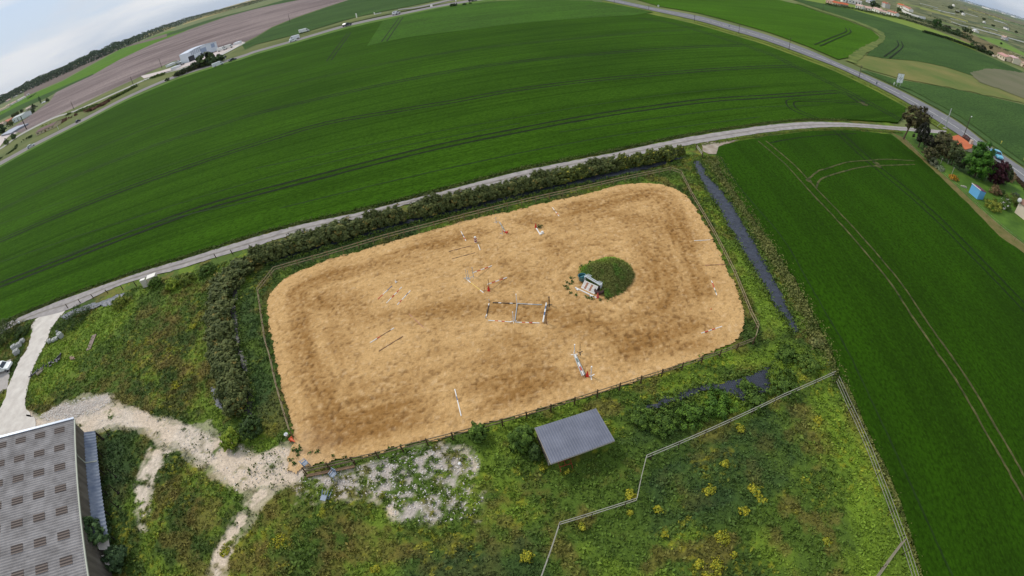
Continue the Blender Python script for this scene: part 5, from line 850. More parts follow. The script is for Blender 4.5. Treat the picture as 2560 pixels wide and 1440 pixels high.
# chalk stones
def stones(name, region, n, s, label, c=(214, 206, 196)):
    W_ = WP(region); A = np.array(W_); V = []; F = []; cnt = 0
    while cnt < n:
        p = rng.uniform(A.min(0), A.max(0))
        if not inside(np.array([p[0]]), np.array([p[1]]), W_)[0] or rng.random() > 1.6*fbm(p[0], p[1], 2., 270): continue
        r = s*(.4+rng.random()**2*1.4); a0 = rng.random()*6; b_ = len(V)
        for k_ in range(5): V.append((p[0]+r*math.cos(a0+k_*1.257)*(.7+.6*rng.random()), p[1]+r*math.sin(a0+k_*1.257)*(.7+.6*rng.random()), -.05))
        V.append((p[0], p[1], -.03+r*.8)); F += [(b_+k_, b_+(k_+1) % 5, b_+5) for k_ in range(5)]; cnt += 1
    return tag(raw(name, V, F, mat('chalk_stone', c, .9, .1, 3)), label, 'stones', kind='stuff')
stones('chalk_stones', CHALK[3][0], 1500, .055, 'white chalk rubble scattered in the weeds below the arena'); stones('chalk_stones', CHALK[4][0], 1200, .07, 'heap of white chalk gravel at the bend of the drive'); stones('chalk_stones', CHALK[0][0], 1500, .05, 'loose chalk stones on the path')
b = MB(); b.lathe((0, 0, 0), [(.13, 0), (.17, .08), (.1, .18), (.03, .2)], 8); o = b.build('rock', mat('white_stone', (236, 234, 230), .8)); o.location = V3(1149, 1160); tag(o, 'single bright white rock at the right edge of the chalk rubble', 'rock')

# ------------------------------------------------------------------ vehicles
M_GL = mat('car_glass', (44, 54, 62), .15); M_TY = mat('tyre_rubber', (28, 28, 30), .8); M_RIM = mat('rim', (150, 152, 156), .4, metal=.6)
def vehicle(p, ang, c, label, L_=4.3, van=False, scale=1., name='car', cat='car', group=None):
    g = V3(*p, 0); t = empty(name, g+Vector((0, 0, .04)), ang, label=label, cat=cat, group=group); w_ = 1.75; h_ = 2.0 if van else 1.45; l = L_/2; b = MB()
    if van: prof = [(-l, .35), (l, .35), (l, .8), (l*.86, 1.0), (l*.55, 1.85), (l*.45, h_), (-l*.97, h_), (-l, 1.8)]
    else: prof = [(-l, .35), (l, .35), (l*.99, .65), (l*.92, .8), (l*.45, .92), (l*.12, 1.38), (-l*.1, h_), (-l*.55, 1.4), (-l*.88, .98), (-l*.99, .85)]
    b.prism(prof, -w_/2, w_/2); o = b.build('body', mat('paint_%s' % (c,), c, .3), t); md = o.modifiers.new('bevel', 'BEVEL'); md.width = .08; md.segments = 2; md.limit_method = 'ANGLE'
    b = MB(); e = .012
    if van: b.add([(l*.86, -w_*.44, 1.03), (l*.86, w_*.44, 1.03), (l*.56, w_*.42, 1.83), (l*.56, -w_*.42, 1.83)], [(0, 1, 2, 3)]); wins = [[(l*.42, 1.1), (l*.72, 1.1), (l*.5, 1.72), (l*.42, 1.72)]]
    else:
        b.add([(l*.44, -w_*.42, .95), (l*.44, w_*.42, .95), (l*.13, w_*.36, 1.37), (l*.13, -w_*.36, 1.37)], [(0, 1, 2, 3)]); b.add([(-l*.86, w_*.4, 1.0), (-l*.86, -w_*.4, 1.0), (-l*.57, -w_*.36, 1.39), (-l*.57, w_*.36, 1.39)], [(0, 1, 2, 3)])
        wins = [[(l*.36, .98), (l*.1, 1.32), (-l*.1, 1.38), (-l*.12, .98)], [(-l*.16, .98), (-l*.14, 1.38), (-l*.5, 1.36), (-l*.72, 1.02)]]
    nrm_ = Vector((.8, 0, .6))
    for v_ in b.v[:]: pass
    b.v = [(x_+(.02 if x_ > 0 else -.02), y_, z_+.02) for x_, y_, z_ in b.v]
    for wp in wins:
        for s_ in (-1, 1):
            P_ = [(x_, s_*(w_/2+e), z_) for x_, z_ in wp]; b.add(P_ if s_ < 0 else P_[::-1], [tuple(range(len(P_)))])
    b.build('window', M_GL, t)
    for sx_ in (-.62, .64):
        for s_ in (-1, 1): b = MB(); b.tube((sx_*l, s_*(w_/2-.2), .33), (sx_*l, s_*(w_/2+.02), .33), .33, .33, 14); wh = b.build('wheel', M_TY, t); b = MB(); b.tube((sx_*l, s_*(w_/2+.015), .33), (sx_*l, s_*(w_/2+.03), .33), .19, .19, 10); b.build('rim', M_RIM, wh)
    for s_ in (-1, 1): b = MB(); b.box((l*.97, s_*w_*.36, .68 if not van else .75), (.1, .3, .14)); b.build('headlight', mat('lamp_glass', (220, 222, 224), .2), t)
    t.scale = (scale,)*3; return t
vehicle((2490, 392), gang((2478, 376), (2502, 400)), (96, 176, 200), 'light blue car driving on the main road past the garden', scale=1.25)
vehicle((12, 925), gang((-10, 930), (33, 918)), (226, 230, 226), 'white hatchback parked at the left edge on the concrete pad')
vehicle((546, 165), gang((536, 168), (557, 160)), (226, 228, 228), 'white van on the highway beside the dark bushes', 5.5, True, 1.5, 'van', 'van')
vehicle((582, 152), gang((570, 156), (590, 148)), (52, 58, 62), 'dark car just ahead of the white van on the highway', scale=1.4); vehicle((733, 104), gang((720, 108), (745, 101)), (224, 228, 228), 'white car close behind another white van on the highway', scale=1.4)
vehicle((737, 99), gang((745, 101), (720, 108)), (224, 226, 226), 'white van overlapping the white car on the highway', 5.2, True, 1.55, 'van', 'van'); vehicle((761, 81), gang((745, 86), (775, 78)), (226, 226, 224), 'white van alone on the verge road before the barley', 5.5, True, 1.6, 'van', 'van')
vehicle((868, 65), gang((855, 69), (880, 61)), (60, 64, 70), 'dark grey car with pale bonnet further along the highway', scale=1.9); vehicle((991, 36), gang((980, 39), (1000, 32)), (206, 206, 208), 'silver car near the far end of the highway', scale=2.); vehicle((1182, 3), gang((1170, 6), (1190, 1)), (40, 42, 48), 'black car at the top edge where the highway leaves view', scale=2.2)
vehicle((78, 368), gang((65, 375), (90, 361)), (190, 196, 196), 'silver car on the highway near the left edge', scale=1.4); vehicle((196, 305), gang((185, 310), (205, 299)), (44, 42, 48), 'small dark car on the highway left of the rust brown scrub', 3.2, scale=1.2)
for (p, c, lb) in [((469, 153), (226, 226, 222), 'white car parked at the left end of the industrial hall'), ((448, 158), (220, 220, 224), 'white car parked in the yard beside the dark one'), ((452, 164), (36, 40, 52), 'dark car parked in the yard by the low wall'), ((573, 121), (220, 216, 208), 'pale lorry trailer behind the industrial hall'), ((555, 127), (222, 222, 216), 'white van parked at the right corner of the hall')]:
    vehicle(p, gang((p[0]-10, p[1]+3), (p[0]+10, p[1]-3)), c, lb, 4.6, 'van' in lb or 'lorry' in lb, 1.8, 'van' if 'van' in lb else 'lorry' if 'lorry' in lb else 'car', 'van' if 'van' in lb else 'lorry' if 'lorry' in lb else 'car')

# ------------------------------------------------------------------ buildings
M_WIN = mat('dark_window', (52, 56, 64), .3)
def house(pa, pb, depth, hp, roofp, wc, rc, label, name='house', win=3, cat='house', group=None, over=.4, chim=True, door=True):
    a = V3(*pa); b_ = V3(*pb); c = (a+b_)/2; d = b_-a; ln = d.length; rz_ = math.atan2(d.y, d.x); t = empty(name, (c.x, c.y, 0), rz_, label=label, cat=cat, group=group)
    k = WM(((pa[0]+pb[0])/2, (pa[1]+pb[1])/2), 1.); h = hp*k; rh = roofp*k; w = MB(); w.box((0, depth/2, h/2), (ln, depth, h)); w.prism([(-ln/2, 0), (ln/2, 0), (ln/2, .01)], 0, .01)
    w.add([(-ln/2, 0, h), (-ln/2, depth, h), (-ln/2, depth/2, h+rh)], [(0, 2, 1)]); w.add([(ln/2, 0, h), (ln/2, depth, h), (ln/2, depth/2, h+rh)], [(0, 1, 2)]); w.build('wall', mat('wall_%s' % (wc,), wc, .85, .05, .3), t)
    r = MB(); o_ = over; sl = rh/(depth/2)
    r.add([(-ln/2-o_, -o_, h-o_*sl+.1), (ln/2+o_, -o_, h-o_*sl+.1), (ln/2+o_, depth/2, h+rh+.1), (-ln/2-o_, depth/2, h+rh+.1), (-ln/2-o_, depth+o_, h-o_*sl+.1), (ln/2+o_, depth+o_, h-o_*sl+.1)], [(0, 1, 2, 3), (3, 2, 5, 4)]); ro = r.build('roof', mat('roof_%s' % (rc,), rc, .85, .12, .5, bump=.3, bscale=2), t); sd_ = ro.modifiers.new('solid', 'SOLIDIFY'); sd_.thickness = .15
    if chim: m_ = MB(); m_.box((ln*.25, depth/2, h+rh+.4), (.8, .8, 1.6)); m_.build('chimney', mat('chimney', (200, 180, 164), .85), ro)
    for i in range(win):
        x_ = -ln/2+ln*(i+.5)/win; wm = MB(); dr_ = door and i == win//2
        wm.box((x_, -.02, h*.5 if not dr_ else h*.35), (min(ln/win*.4, 1.6*max(1, k*.8)), .08, h*.36 if not dr_ else h*.68)); wm.build('door' if dr_ else 'window', M_WIN if not dr_ else mat('door_brown', (110, 84, 64), .7), t)
    return t
WHT, CRM, PNK, ORG, TERR, GRY = (236, 232, 224), (220, 208, 184), (204, 170, 156), (196, 104, 70), (178, 120, 100), (150, 148, 146)
house((2374, 350), (2412, 378), 6., 5.5, 8., (190, 176, 160), (184, 104, 70), 'low house with orange tiled roof between the garden trees and the road', win=3)
# blue shed
a = V3(2421.5, 480.5); b_ = V3(2442, 498); d = b_-a; bs = empty('garden_shed', (a+b_)/2, math.atan2(d.y, d.x), label='small bright blue garden shed with purple red roof', cat='shed'); ln = d.length; dp = 2.0; b = MB(); b.prism([(0, 0)]*3, 0, 0) if 0 else None
b.add([(-ln/2, 0, 0), (ln/2, 0, 0), (ln/2, 0, 2.2), (-ln/2, 0, 2.2), (-ln/2, dp, 0), (ln/2, dp, 0), (ln/2, dp, 1.8), (-ln/2, dp, 1.8)], [(0, 1, 2, 3), (1, 5, 6, 2), (5, 4, 7, 6), (4, 0, 3, 7)]); b.build('wall', mat('sky_blue_paint', (110, 176, 222), .7), bs)
b = MB(); b.add([(-ln/2-.1, .02, 2.27), (ln/2+.1, .02, 2.27), (ln/2+.1, dp+.2, 1.85), (-ln/2-.1, dp+.2, 1.85)], [(0, 1, 2, 3)]); ro = b.build('roof', mat('purple_red_roof', (112, 48, 84), .7), bs); ro.modifiers.new('s', 'SOLIDIFY').thickness = .05; b = MB(); b.box((0, -.05, 2.22), (ln+.2, .12, .14)); b.build('fascia', PMAT['w'], bs)
# cream building at the right edge with dish
a = V3(2536, 531); b_ = V3(2580, 566); d = b_-a; cbd = empty('outbuilding', a, math.atan2(d.y, d.x), label='cream walled outbuilding with brown roof at the right edge', cat='outbuilding'); ln = d.length
b = MB(); b.box((ln/2, 2.5, 1.3), (ln, 5, 2.6)); b.build('wall', mat('cream_render', (222, 206, 184), .85), cbd); b = MB(); b.add([(-.2, -.2, 2.6), (ln, -.2, 2.6), (ln, 2.6, 3.7), (-.2, 2.6, 3.7), (-.2, 5.2, 2.6), (ln, 5.2, 2.6)], [(0, 1, 2, 3), (3, 2, 5, 4)]); ro = b.build('roof', mat('brown_tile', (138, 104, 88), .85, .15, 2), cbd); ro.modifiers.new('s', 'SOLIDIFY').thickness = .08
b = MB(); b.lathe((0, -.3, 3.1), [(.06, .16), (.3, .12), (.5, 0), (.52, .03), (.3, .16), (.05, .2)], 16, R=Matrix.Rotation(math.radians(65), 3, 'X')); b.beam((0, 0, 2.5), (0, -.25, 3.1), .06, .06); b.build('satellite_dish', mat('dish_grey', (196, 196, 192), .5), cbd)
# village at the top right
VL = [((2064, 6), (2079, 10), 8, 6, 3, (214, 180, 160), PNK, 'pinkish small house at the left end of the village row'), ((2082, 12), (2100, 15.5), 10, 4, 5, CRM, ORG, 'house with bright orange roof, left half of the orange pair'), ((2101, 15.5), (2120, 19), 10, 4, 5, (170, 164, 150), ORG, 'grey walled house with orange roof, right half of the orange pair'), ((2106, 5), (2128, 9), 9, 7, 2, WHT, (188, 180, 178), 'long white terrace behind the orange roofs, left part'), ((2129, 9), (2152, 14), 9, 7, 2, WHT, (196, 186, 184), 'long white terrace behind the orange roofs, right part'), ((2138, 19.5), (2154, 23.5), 9, 5, 4, WHT, PNK, 'white gabled bungalow with pink roof in front of the terrace'), ((2155, 23), (2176, 28), 10, 4, 5, (226, 220, 208), PNK, 'long white bungalow with pink roof and dark awning'), ((2180, 26.5), (2197, 33), 10, 5, 4.5, WHT, PNK, 'pink roofed bungalow with orange terrace'), ((2198, 33.5), (2215, 37.5), 9, 4, 4, WHT, PNK, 'white bungalow with wide awning right of the orange terrace'), ((2216, 34), (2237, 40.5), 9, 4.5, 4.5, WHT, TERR, 'last pink roofed bungalow of the front row'), ((2203, 15.5), (2212, 20), 9, 8, 3, (190, 186, 178), ORG, 'two storey grey house with orange roof, left gable'), ((2212, 20), (2224, 22.5), 9, 8, 3, (196, 194, 188), (170, 120, 100), 'two storey grey house beside the big dark tree'), ((2164, 4), (2176, 9), 8, 8, 2, (196, 196, 200), GRY, 'grey white two storey house behind the village tree'), ((2242, 16), (2256, 20), 9, 4, 3.5, CRM, ORG, 'cream bungalow with orange roof beyond the lawn'), ((2257, 21), (2272, 29), 9, 4, 3.5, WHT, TERR, 'white bungalow with terracotta roof above the curved wall'),
      ((2491, 141), (2511, 151), 11, 6, 6, (220, 206, 176), (196, 150, 140), 'cream house with pink hipped roof at the right edge, left one'), ((2517, 150), (2531, 158), 12, 9, 4, (226, 214, 190), (200, 170, 166), 'cream gabled house with lilac roof at the right edge, middle one'), ((2540, 160), (2575, 176), 12, 6, 5, (222, 206, 180), PNK, 'cream house with pink roof cut by the right edge'), ((2430, 77), (2437, 80), 8, 3, 3, WHT, (206, 206, 206), 'small white hut by the channel in the marsh'), ((2502, 96), (2512, 100), 8, 4, 3, (200, 196, 196), PNK, 'farmhouse with pink roof in the marsh'), ((2456, 56), (2460, 57.5), 6, 2, 1.5, WHT, (222, 220, 214), 'tiny white marsh cabin in the middle of the reeds'), ((2508, 71), (2517, 74.5), 8, 3, 2.5, WHT, (90, 90, 96), 'white cabin with dark roof in the marsh'), ((2403, 36), (2407, 38), 8, 2.5, 2, WHT, (216, 214, 206), 'tiny white cabin beside the far channel'), ((2380, 14), (2384, 16), 8, 2, 2, WHT, (220, 216, 210), 'tiny white building in the upper marsh')]
for v in VL: house(v[0], v[1], v[2]*.8, v[3]+(1.5 if v[3] > 3 else .5), v[4]*.6, v[5], v[6], v[7], win=3 if v[3] > 3 else 1, group='houses of the far village and marsh', chim=v[3] > 3)
for i, (x0_, y0_, x1_, y1_) in enumerate([(2454, 18, 2472, 24), (2474, 24, 2484, 27), (2490, 28, 2498, 30), (2527, 41, 2536, 44), (2424, 9, 2432, 11), (2506, 34, 2514, 36.5)]):
    house((x0_, y0_), (x1_, y1_), 60, 1.6, .6, WHT, (214, 206, 196), ['long white sheds on the marsh horizon, leftmost long one', 'white shed right of the longest horizon sheds', 'pinkish building on the horizon right of the sheds', 'white building low on the horizon at far right', 'small white building high on the marsh horizon', 'faint pale building between the horizon sheds'][i], 'warehouse', 0, 'warehouse', 'pale buildings on the marsh horizon', chim=False)
b = MB(); pts = [V3(*p) for p in [(2249, 22), (2256, 29), (2266, 35), (2278, 40), (2296, 45), (2313, 48.5)]]
for i in range(5): b.beam(pts[i]-pts[0]+Vector((0, 0, 1.6)), pts[i+1]-pts[0]+Vector((0, 0, 1.6)), .5, 3.2)
o = b.build('garden_wall', mat('wall_%s' % (WHT,), WHT, .8)); o.location = pts[0]; tag(o, 'long curved white garden wall below the right end of the village', 'wall')
b = MB(); pts = [V3(*p) for p in [(2466, 131), (2476, 137), (2484, 142), (2492, 143), (2504, 150), (2511, 153)]]
for i in range(5): b.beam(pts[i]-pts[0]+Vector((0, 0, .7)), pts[i+1]-pts[0]+Vector((0, 0, .7)), .4, 1.4)
o = b.build('garden_wall', mat('cream_render', (222, 206, 184), .85)); o.location = pts[0]; tag(o, 'cream garden wall in front of the pink roofed house at the right edge', 'wall')
# left village
for v in [((34, 308), (60, 297), 14, 9, 3, (214, 220, 216), (196, 200, 196), 'white two storey house with dark windows beside the ploughed field'), ((10, 312), (26, 306), 12, 4, 4, (176, 130, 104), (188, 120, 96), 'brick coloured house with orange roof left of the white house'), ((-8, 322), (6, 316), 12, 4, 4, CRM, PNK, 'cream house at the left edge by the dark trees'), ((20, 268), (30, 262), 14, 2.5, 3, CRM, PNK, 'pink roofed house, left end of the row in the green strip'), ((31, 262), (44, 255), 14, 2.5, 3, WHT, (190, 160, 150), 'long pink roofed house in the middle of the green strip row'), ((48, 253), (66, 243), 14, 2.5, 2.5, WHT, (186, 176, 172), 'pale house at the right end of the green strip row'), ((69, 239), (75, 236), 12, 2, 2, WHT, GRY, 'tiny white house by the small hedge in the green strip'), ((-4, 281), (16, 272), 14, 3, 3, CRM, (176, 160, 130), 'sandy coloured house at the left edge of the green strip'), ((19, 254), (28, 249), 12, 2, 2, (190, 182, 170), PNK, 'little pink roofed house below the forest edge'), ((45, 235), (53, 232), 12, 1.6, 2, WHT, (200, 196, 190), 'little white house against the forest'), ((32, 245), (41, 241), 12, 1.2, 1, WHT, (206, 202, 196), 'thin white building below the forest'), ((66, 277), (78, 271), 12, 3, 3, (206, 196, 180), (196, 176, 160), 'beige house among the dark trees by the ploughed field'), ((104, 259.5), (113, 256), 8, 1.5, 1, WHT, (200, 204, 208), 'white caravan like hut beside the poplar')]:
    house(v[0], v[1], v[2], v[3], v[4]*.7, v[5], v[6], v[7], win=3 if v[3] > 2 else 1, group='houses of the far left hamlet', chim=v[3] > 2.9)
house((92, 339), (137, 319), 12, 6, 3, (206, 190, 156), (118, 96, 90), 'long low service building with brown roof beside the highway', 'service_building', 5, 'building', chim=False)
a = V3(6, 346); bb = house((4, 341), (30, 335), 20, 3, 1, (150, 152, 158), (176, 180, 190), 'pale grey flat building behind trees at the left edge', 'outbuilding', 2, 'building', chim=False)
# white industrial hall
a = V3(475, 154.5); b_ = V3(546, 125); d = b_-a; ln = d.length; hh = 8.2; ih = empty('industrial_hall', (a+b_)/2, math.atan2(d.y, d.x), label='white industrial hall with a curved roof line beside the highway', cat='industrial hall'); arc = [(-ln/2+ln*i/12, hh+1.6*math.sin(math.pi*i/12)**.8) for i in range(13)]
b = MB(); b.prism([(-ln/2, 0)]+arc+[(ln/2, 0)], 0, 13); b.build('wall', mat('white_cladding', (214, 220, 226), .6, .03, .2), ih); b = MB()
for i in range(12): b.add([(arc[i][0], -.5, arc[i][1]+.3), (arc[i+1][0], -.5, arc[i+1][1]+.3), (arc[i+1][0], 13, arc[i+1][1]+.3), (arc[i][0], 13, arc[i][1]+.3)], [(0, 1, 2, 3)])
ro = b.build('roof', mat('roof_white', (196, 204, 216), .6), ih); ro.modifiers.new('s', 'SOLIDIFY').thickness = .5
for (x_, z_, ww, hh_, nm) in [(-.42, 2.4, 7, 4.8, 'door'), (.02, 5.5, 7, 4., 'door'), (-.08, 1.8, 2.4, 3.6, 'door'), (.36, 6.2, 4.5, 3.6, 'sign_panel')]:
    b = MB(); b.box((x_*ln, -.12, z_), (ww, .2, hh_)); b.build(nm, mat('door_dark', (44, 46, 52), .5) if x_ < -.05 else mat('grey_panel', (150, 164, 186), .5), ih)
for gx in (-.38, -.2):
    for i in range(3):
        for j in range(4): b = MB(); b.box((gx*ln+i*2.1, -.12, 5.6+j*1.1), (1.3, .2, .5)); b.build('window', mat('window_blue', (120, 132, 152), .4), ih)
for (pa, pb, lb) in [((428, 176), (446, 170), 'low white yard wall with a blue grey front left of the hall'), ((426, 166), (441, 159), 'white container standing behind the yard wall'), ((598, 110), (605, 106.5), 'white billboard like container at the end of the long yard kerb')]:
    house(pa, pb, 6, 5, .1, (226, 226, 222), (210, 214, 220), lb, 'container', 0, 'container', 'white containers by the industrial hall', chim=False, over=.1)
strip('kerb', [(543, 141), (570, 128), (600, 112), (611, 106)], [(544, 142.5), (571, 129.5), (601, 113.2), (612, 107)], .3, mat('kerb_white', (214, 214, 200), .8), 16, cross=2)
# far trees
DG = ((34, 52, 26), (64, 84, 40))
for (bs_, tp_, w_, pl_, lb) in [((520, 163), (517, 128), 66, ((44, 58, 28), (78, 92, 42)), 'tall dark tree in front of the industrial hall'), ((542, 158), (541, 138), 52, DG, 'dark tree right of the tall one at the hall'), ((500, 168), (499, 150), 44, DG, 'dark bushy tree left of the tall one at the hall'), ((478, 176), (477, 164), 30, DG, 'low dark tree in the line along the highway'), ((460, 184), (459, 172), 28, DG, 'dark low tree, next to last of the highway line'), ((446, 188), (446, 178), 22, DG, 'last dark tree of the highway line, leftmost'), ((419, 202), (419, 194), 14, DG, 'small lone dark bush by the highway left of the tree line'), ((1134, 16), (1134, 8), 20, DG, 'dark round bush between the two roads at the top edge'), ((1161, 13), (1161, 8), 12, DG, 'smaller dark bush right of the round one at the top edge'), ((1176, 10), (1176, 6), 8, DG, 'tiny dark bush, rightmost of three at the top edge'),
    ((103, 258), (98, 238), 9, ((34, 60, 30), (60, 86, 44)), 'narrow poplar beside the ploughed field tip'), ((120, 254), (120, 243), 12, DG, 'round dark tree right of the poplar'), ((86, 272), (85, 258), 17, ((40, 46, 30), (70, 72, 44)), 'brownish dark tree left of the poplar'), ((80, 284), (80, 272), 20, DG, 'dark tree in front of the beige hamlet house'), ((55, 281), (54, 273), 11, ((26, 40, 22), (46, 60, 32)), 'very dark round tree in the hamlet middle'), ((40, 290), (41, 279), 22, ((66, 76, 40), (92, 98, 54)), 'olive tree behind the white hamlet house'), ((28, 315), (28, 299), 18, ((66, 76, 40), (92, 98, 54)), 'olive tree in front of the brick coloured house'), ((8, 332), (8, 306), 30, ((36, 58, 28), (64, 88, 42)), 'big green tree at the left edge of the hamlet'), ((36, 348), (36, 332), 18, ((50, 74, 32), (80, 104, 46)), 'green tree right of the pale grey building'), ((18, 362), (18, 346), 16, ((60, 82, 38), (90, 110, 52)), 'light green tree at the drive by the left edge'),
    ((2182, 18), (2182, 2), 20, DG, 'big dark tree between the terrace and the grey houses'), ((2192, 21), (2192, 9), 16, ((40, 62, 28), (66, 92, 40)), 'green tree right of the big dark village tree'), ((2247, 30), (2246, 18), 14, ((50, 76, 32), (80, 108, 44)), 'green tree left of the curved garden wall'), ((2341, 68), (2340, 46), 28, ((40, 68, 26), (72, 108, 40)), 'bright green round tree in the hedge line beyond the fields'), ((2366, 76), (2364, 62), 20, ((46, 50, 30), (82, 80, 48)), 'brownish tree right of the bright green round tree'), ((2394, 88), (2392, 72), 18, DG, 'dark tree at the far hedge end by the brown meadow'), ((2412, 80), (2410, 67), 16, DG, 'dark tree above the brown meadow'), ((2424, 84), (2424, 73), 14, DG, 'dark tree beside the small white hut'), ((2376, 22), (2375, 14), 14, DG, 'dark tree beside the tiny white marsh building'), ((2404, 32), (2404, 26), 12, DG, 'dark tree in the upper marsh'), ((2392, 32), (2392, 28), 12, ((70, 70, 44), (96, 92, 56)), 'brown bush in the upper marsh'), ((2474, 137), (2473, 126), 20, DG, 'dark tree at the garden wall of the pink roofed house'), ((2452, 128), (2450, 112), 24, ((40, 48, 28), (70, 74, 44)), 'brown dark tree above the barley at the right'), ((2444, 122), (2442, 112), 20, DG, 'dark tree left of the brown one above the barley'), ((2476, 122), (2475, 113), 12, ((60, 60, 38), (86, 82, 52)), 'small brown tree standing in the brown meadow'), ((2502, 111), (2502, 105), 7, DG, 'little dark tree in the bright meadow strip'), ((2430, 113), (2429, 106), 12, ((50, 76, 32), (80, 108, 44)), 'light green tree at the hedge end'), ((2535, 158), (2535, 150), 8, ((60, 44, 44), (88, 66, 62)), 'reddish small tree in front of the lilac roofed house'), ((2513, 152), (2513, 146), 6, ((60, 48, 48), (86, 70, 62)), 'small dark shrub tree beside the middle cream house'),
    ((2483, 66), (2483, 61), 10, DG, 'dark bush in the middle marsh'), ((2520, 74), (2520, 70), 8, DG, 'dark bush behind the dark roofed cabin'), ((2540, 82), (2540, 76), 9, DG, 'dark bush right of the dark roofed cabin'), ((2460, 50), (2460, 44), 10, DG, 'dark bush by the tiny marsh cabin')]:
    tree(bs_, tp_, w_, pl_, lb, n=520, k=60, trunk=.06, leaf=WM(bs_, w_)*.085, kind='cone' if 'poplar' in lb else 'round', group='far trees')
def hedge_line(pts, wpx, hpx, n, pal, label):
    g = np.array([G(*p) for p in resamp(cr(pts), 80)]); k = WM(pts[len(pts)//2], 1.); w = wpx*k; h = hpx*k; i = rng.integers(0, 80, n); c = np.c_[g[i]+rng.normal(0, 1, (n, 2))*w*.35, h*(.15+.85*rng.random(n))*(.55+.9*fbm(g[i][:, 0], g[i][:, 1], w*3, 280))]
    scr = 'scrub' in label; kp = fbm(c[:, 0], c[:, 1], w*2.2, 281) > (.42+.1*rng.random(n) if scr else -1); c = c[kp]; n = len(c); V, F = leaves(c, rng.normal(0, 1, (n, 3))+[0, 0, .5], np.full(n, max(w, h)*.2)*(.5+rng.random(n)), 1.4); t = rng.random((n, 1)); o = raw('scrub' if scr else 'hedgerow', V, F, M_LEAF, col=np.repeat(L3(pal[0])*(1-t)+L3(pal[1])*t, 4, 0)); return tag(o, label, 'scrub' if scr else 'hedge', kind='stuff' if scr else None)
hedge_line([(2066, 12), (2100, 19), (2140, 25), (2180, 34), (2220, 42), (2260, 50), (2320, 68), (2400, 92), (2440, 112)], 6, 5, 5000, DG, 'long dark hedge below the village and the bright grass strip')
hedge_line([(2310, 82), (2340, 90), (2380, 103), (2420, 117), (2450, 128), (2470, 136)], 7, 6, 5000, DG, 'dark hedge between the barley and the bright grass strip')
hedge_line([(2240, 34), (2290, 50), (2330, 64), (2380, 84), (2424, 100)], 9, 7, 1800, ((46, 66, 32), (78, 98, 46)), 'broad mixed hedge above the bright grass strip')
hedge_line([(2440, 108), (2490, 118), (2540, 138), (2580, 156)], 5, 3, 900, DG, 'scrub line along the bright meadow at the right edge')
hedge_line([(2330, 36), (2400, 52), (2470, 70), (2560, 92)], 3, 2, 700, ((80, 92, 56), (104, 110, 66)), 'low scrub line along the marsh channel')
hedge_line([(2430, 26), (2500, 48), (2570, 70)], 4, 2.5, 900, ((60, 78, 46), (80, 96, 56)), 'dark scrub belt across the upper marsh')
hedge_line([(2400, 2), (2460, 15), (2520, 31), (2580, 50)], 4, 3, 1500, ((56, 78, 58), (74, 96, 70)), 'blue green tree belt on the marsh horizon')
hedge_line([(170, 287), (190, 281), (250, 262), (290, 243), (330, 222), (370, 200), (410, 186)], 13, 4, 4200, ((60, 84, 34), (104, 120, 44)), 'green scrub line between the ploughed field and the side road')
hedge_line([(148, 308), (175, 296), (200, 284), (240, 272), (265, 256)], 16, 2.5, 4200, ((92, 66, 52), (134, 100, 78)), 'rust brown scrub heap between the side road and the highway')
hedge_line([(440, 194), (470, 181), (500, 170), (530, 160), (556, 149)], 11, 11, 1600, ((40, 46, 26), (74, 78, 42)), 'dense dark scrub bank along the highway in front of the industrial hall')
for (c_, w_, h_) in [([(2290, 12), (2340, 26), (2400, 42)], 3, 2), ([(2350, 14), (2400, 24), (2440, 36)], 3, 2), ([(2440, 40), (2490, 54), (2560, 76)], 3, 2), ([(2470, 84), (2520, 98), (2580, 118)], 4, 2.5), ([(2400, 58), (2450, 72), (2500, 88)], 3, 2), ([(2380, 8), (2440, 22), (2500, 40)], 2.5, 1.6), ([(2320, 40), (2370, 56), (2420, 74)], 5, 3)]:
    hedge_line(c_, w_, h_, 700, ((66, 80, 46), (98, 104, 62)), 'broken lines of low scrub crossing the marsh at the upper right')
hedge_line([(36, 372), (60, 352), (80, 342)], 7, 3.5, 1500, GD, 'dark scrub below the service building')
hedge_line([(0, 398), (20, 385), (40, 372)], 7, 2.5, 1200, GD, 'dark scrub beside the highway at the left edge')
hedge_line([(103, 317), (114, 313), (128, 307)], 4, 2, 700, YG, 'yellow flowering scrub behind the service building')
hedge_line([(70, 248), (80, 242), (90, 235)], 4, 3, 300, DG, 'small dark hedge in the bright pasture')
# forest on the horizon (left): reads as one mass
fp_ = [(-60, 288), (0, 262), (50, 236), (100, 213), (200, 168), (300, 124), (347, 104), (433, 69), (500, 46), (560, 30), (620, 14), (690, -6)]; gb = np.array([G(*p) for p in resamp(cr(fp_), 200)]); hp_ = np.interp(np.linspace(0, 1, 200), [0, .1, .45, .62, .8, 1], [17, 17, 20, 14, 9, 8])
n = 26000; i = rng.integers(0, 200, n); pxs = resamp(cr(fp_), 200); dist_ = np.hypot(*gb.T); hh_ = np.array([hp_[j]*PIX*.86*dist_[j] for j in range(200)]); back = rng.random(n); 
u_ = gb/dist_[:, None]; tng = np.gradient(gb, axis=0); f_ = rng.random(n)[:, None]-.5; base = gb[i]+tng[i]*f_+u_[i]*(back[:, None]*hh_[i][:, None]*2.)
lumpy = .7+.45*fbm(base[:, 0], base[:, 1], 60, 290); zz = hh_[i]*lumpy*(1-rng.random(n)**2.2*.95)*(.75+.25*back); V, F = leaves(np.c_[base, zz], rng.normal(0, 1, (n, 3))-np.c_[u_[i]*.8, np.zeros(n)]+[0, 0, .6], hh_[i]*.11*(.6+.8*rng.random(n)), 1.3)
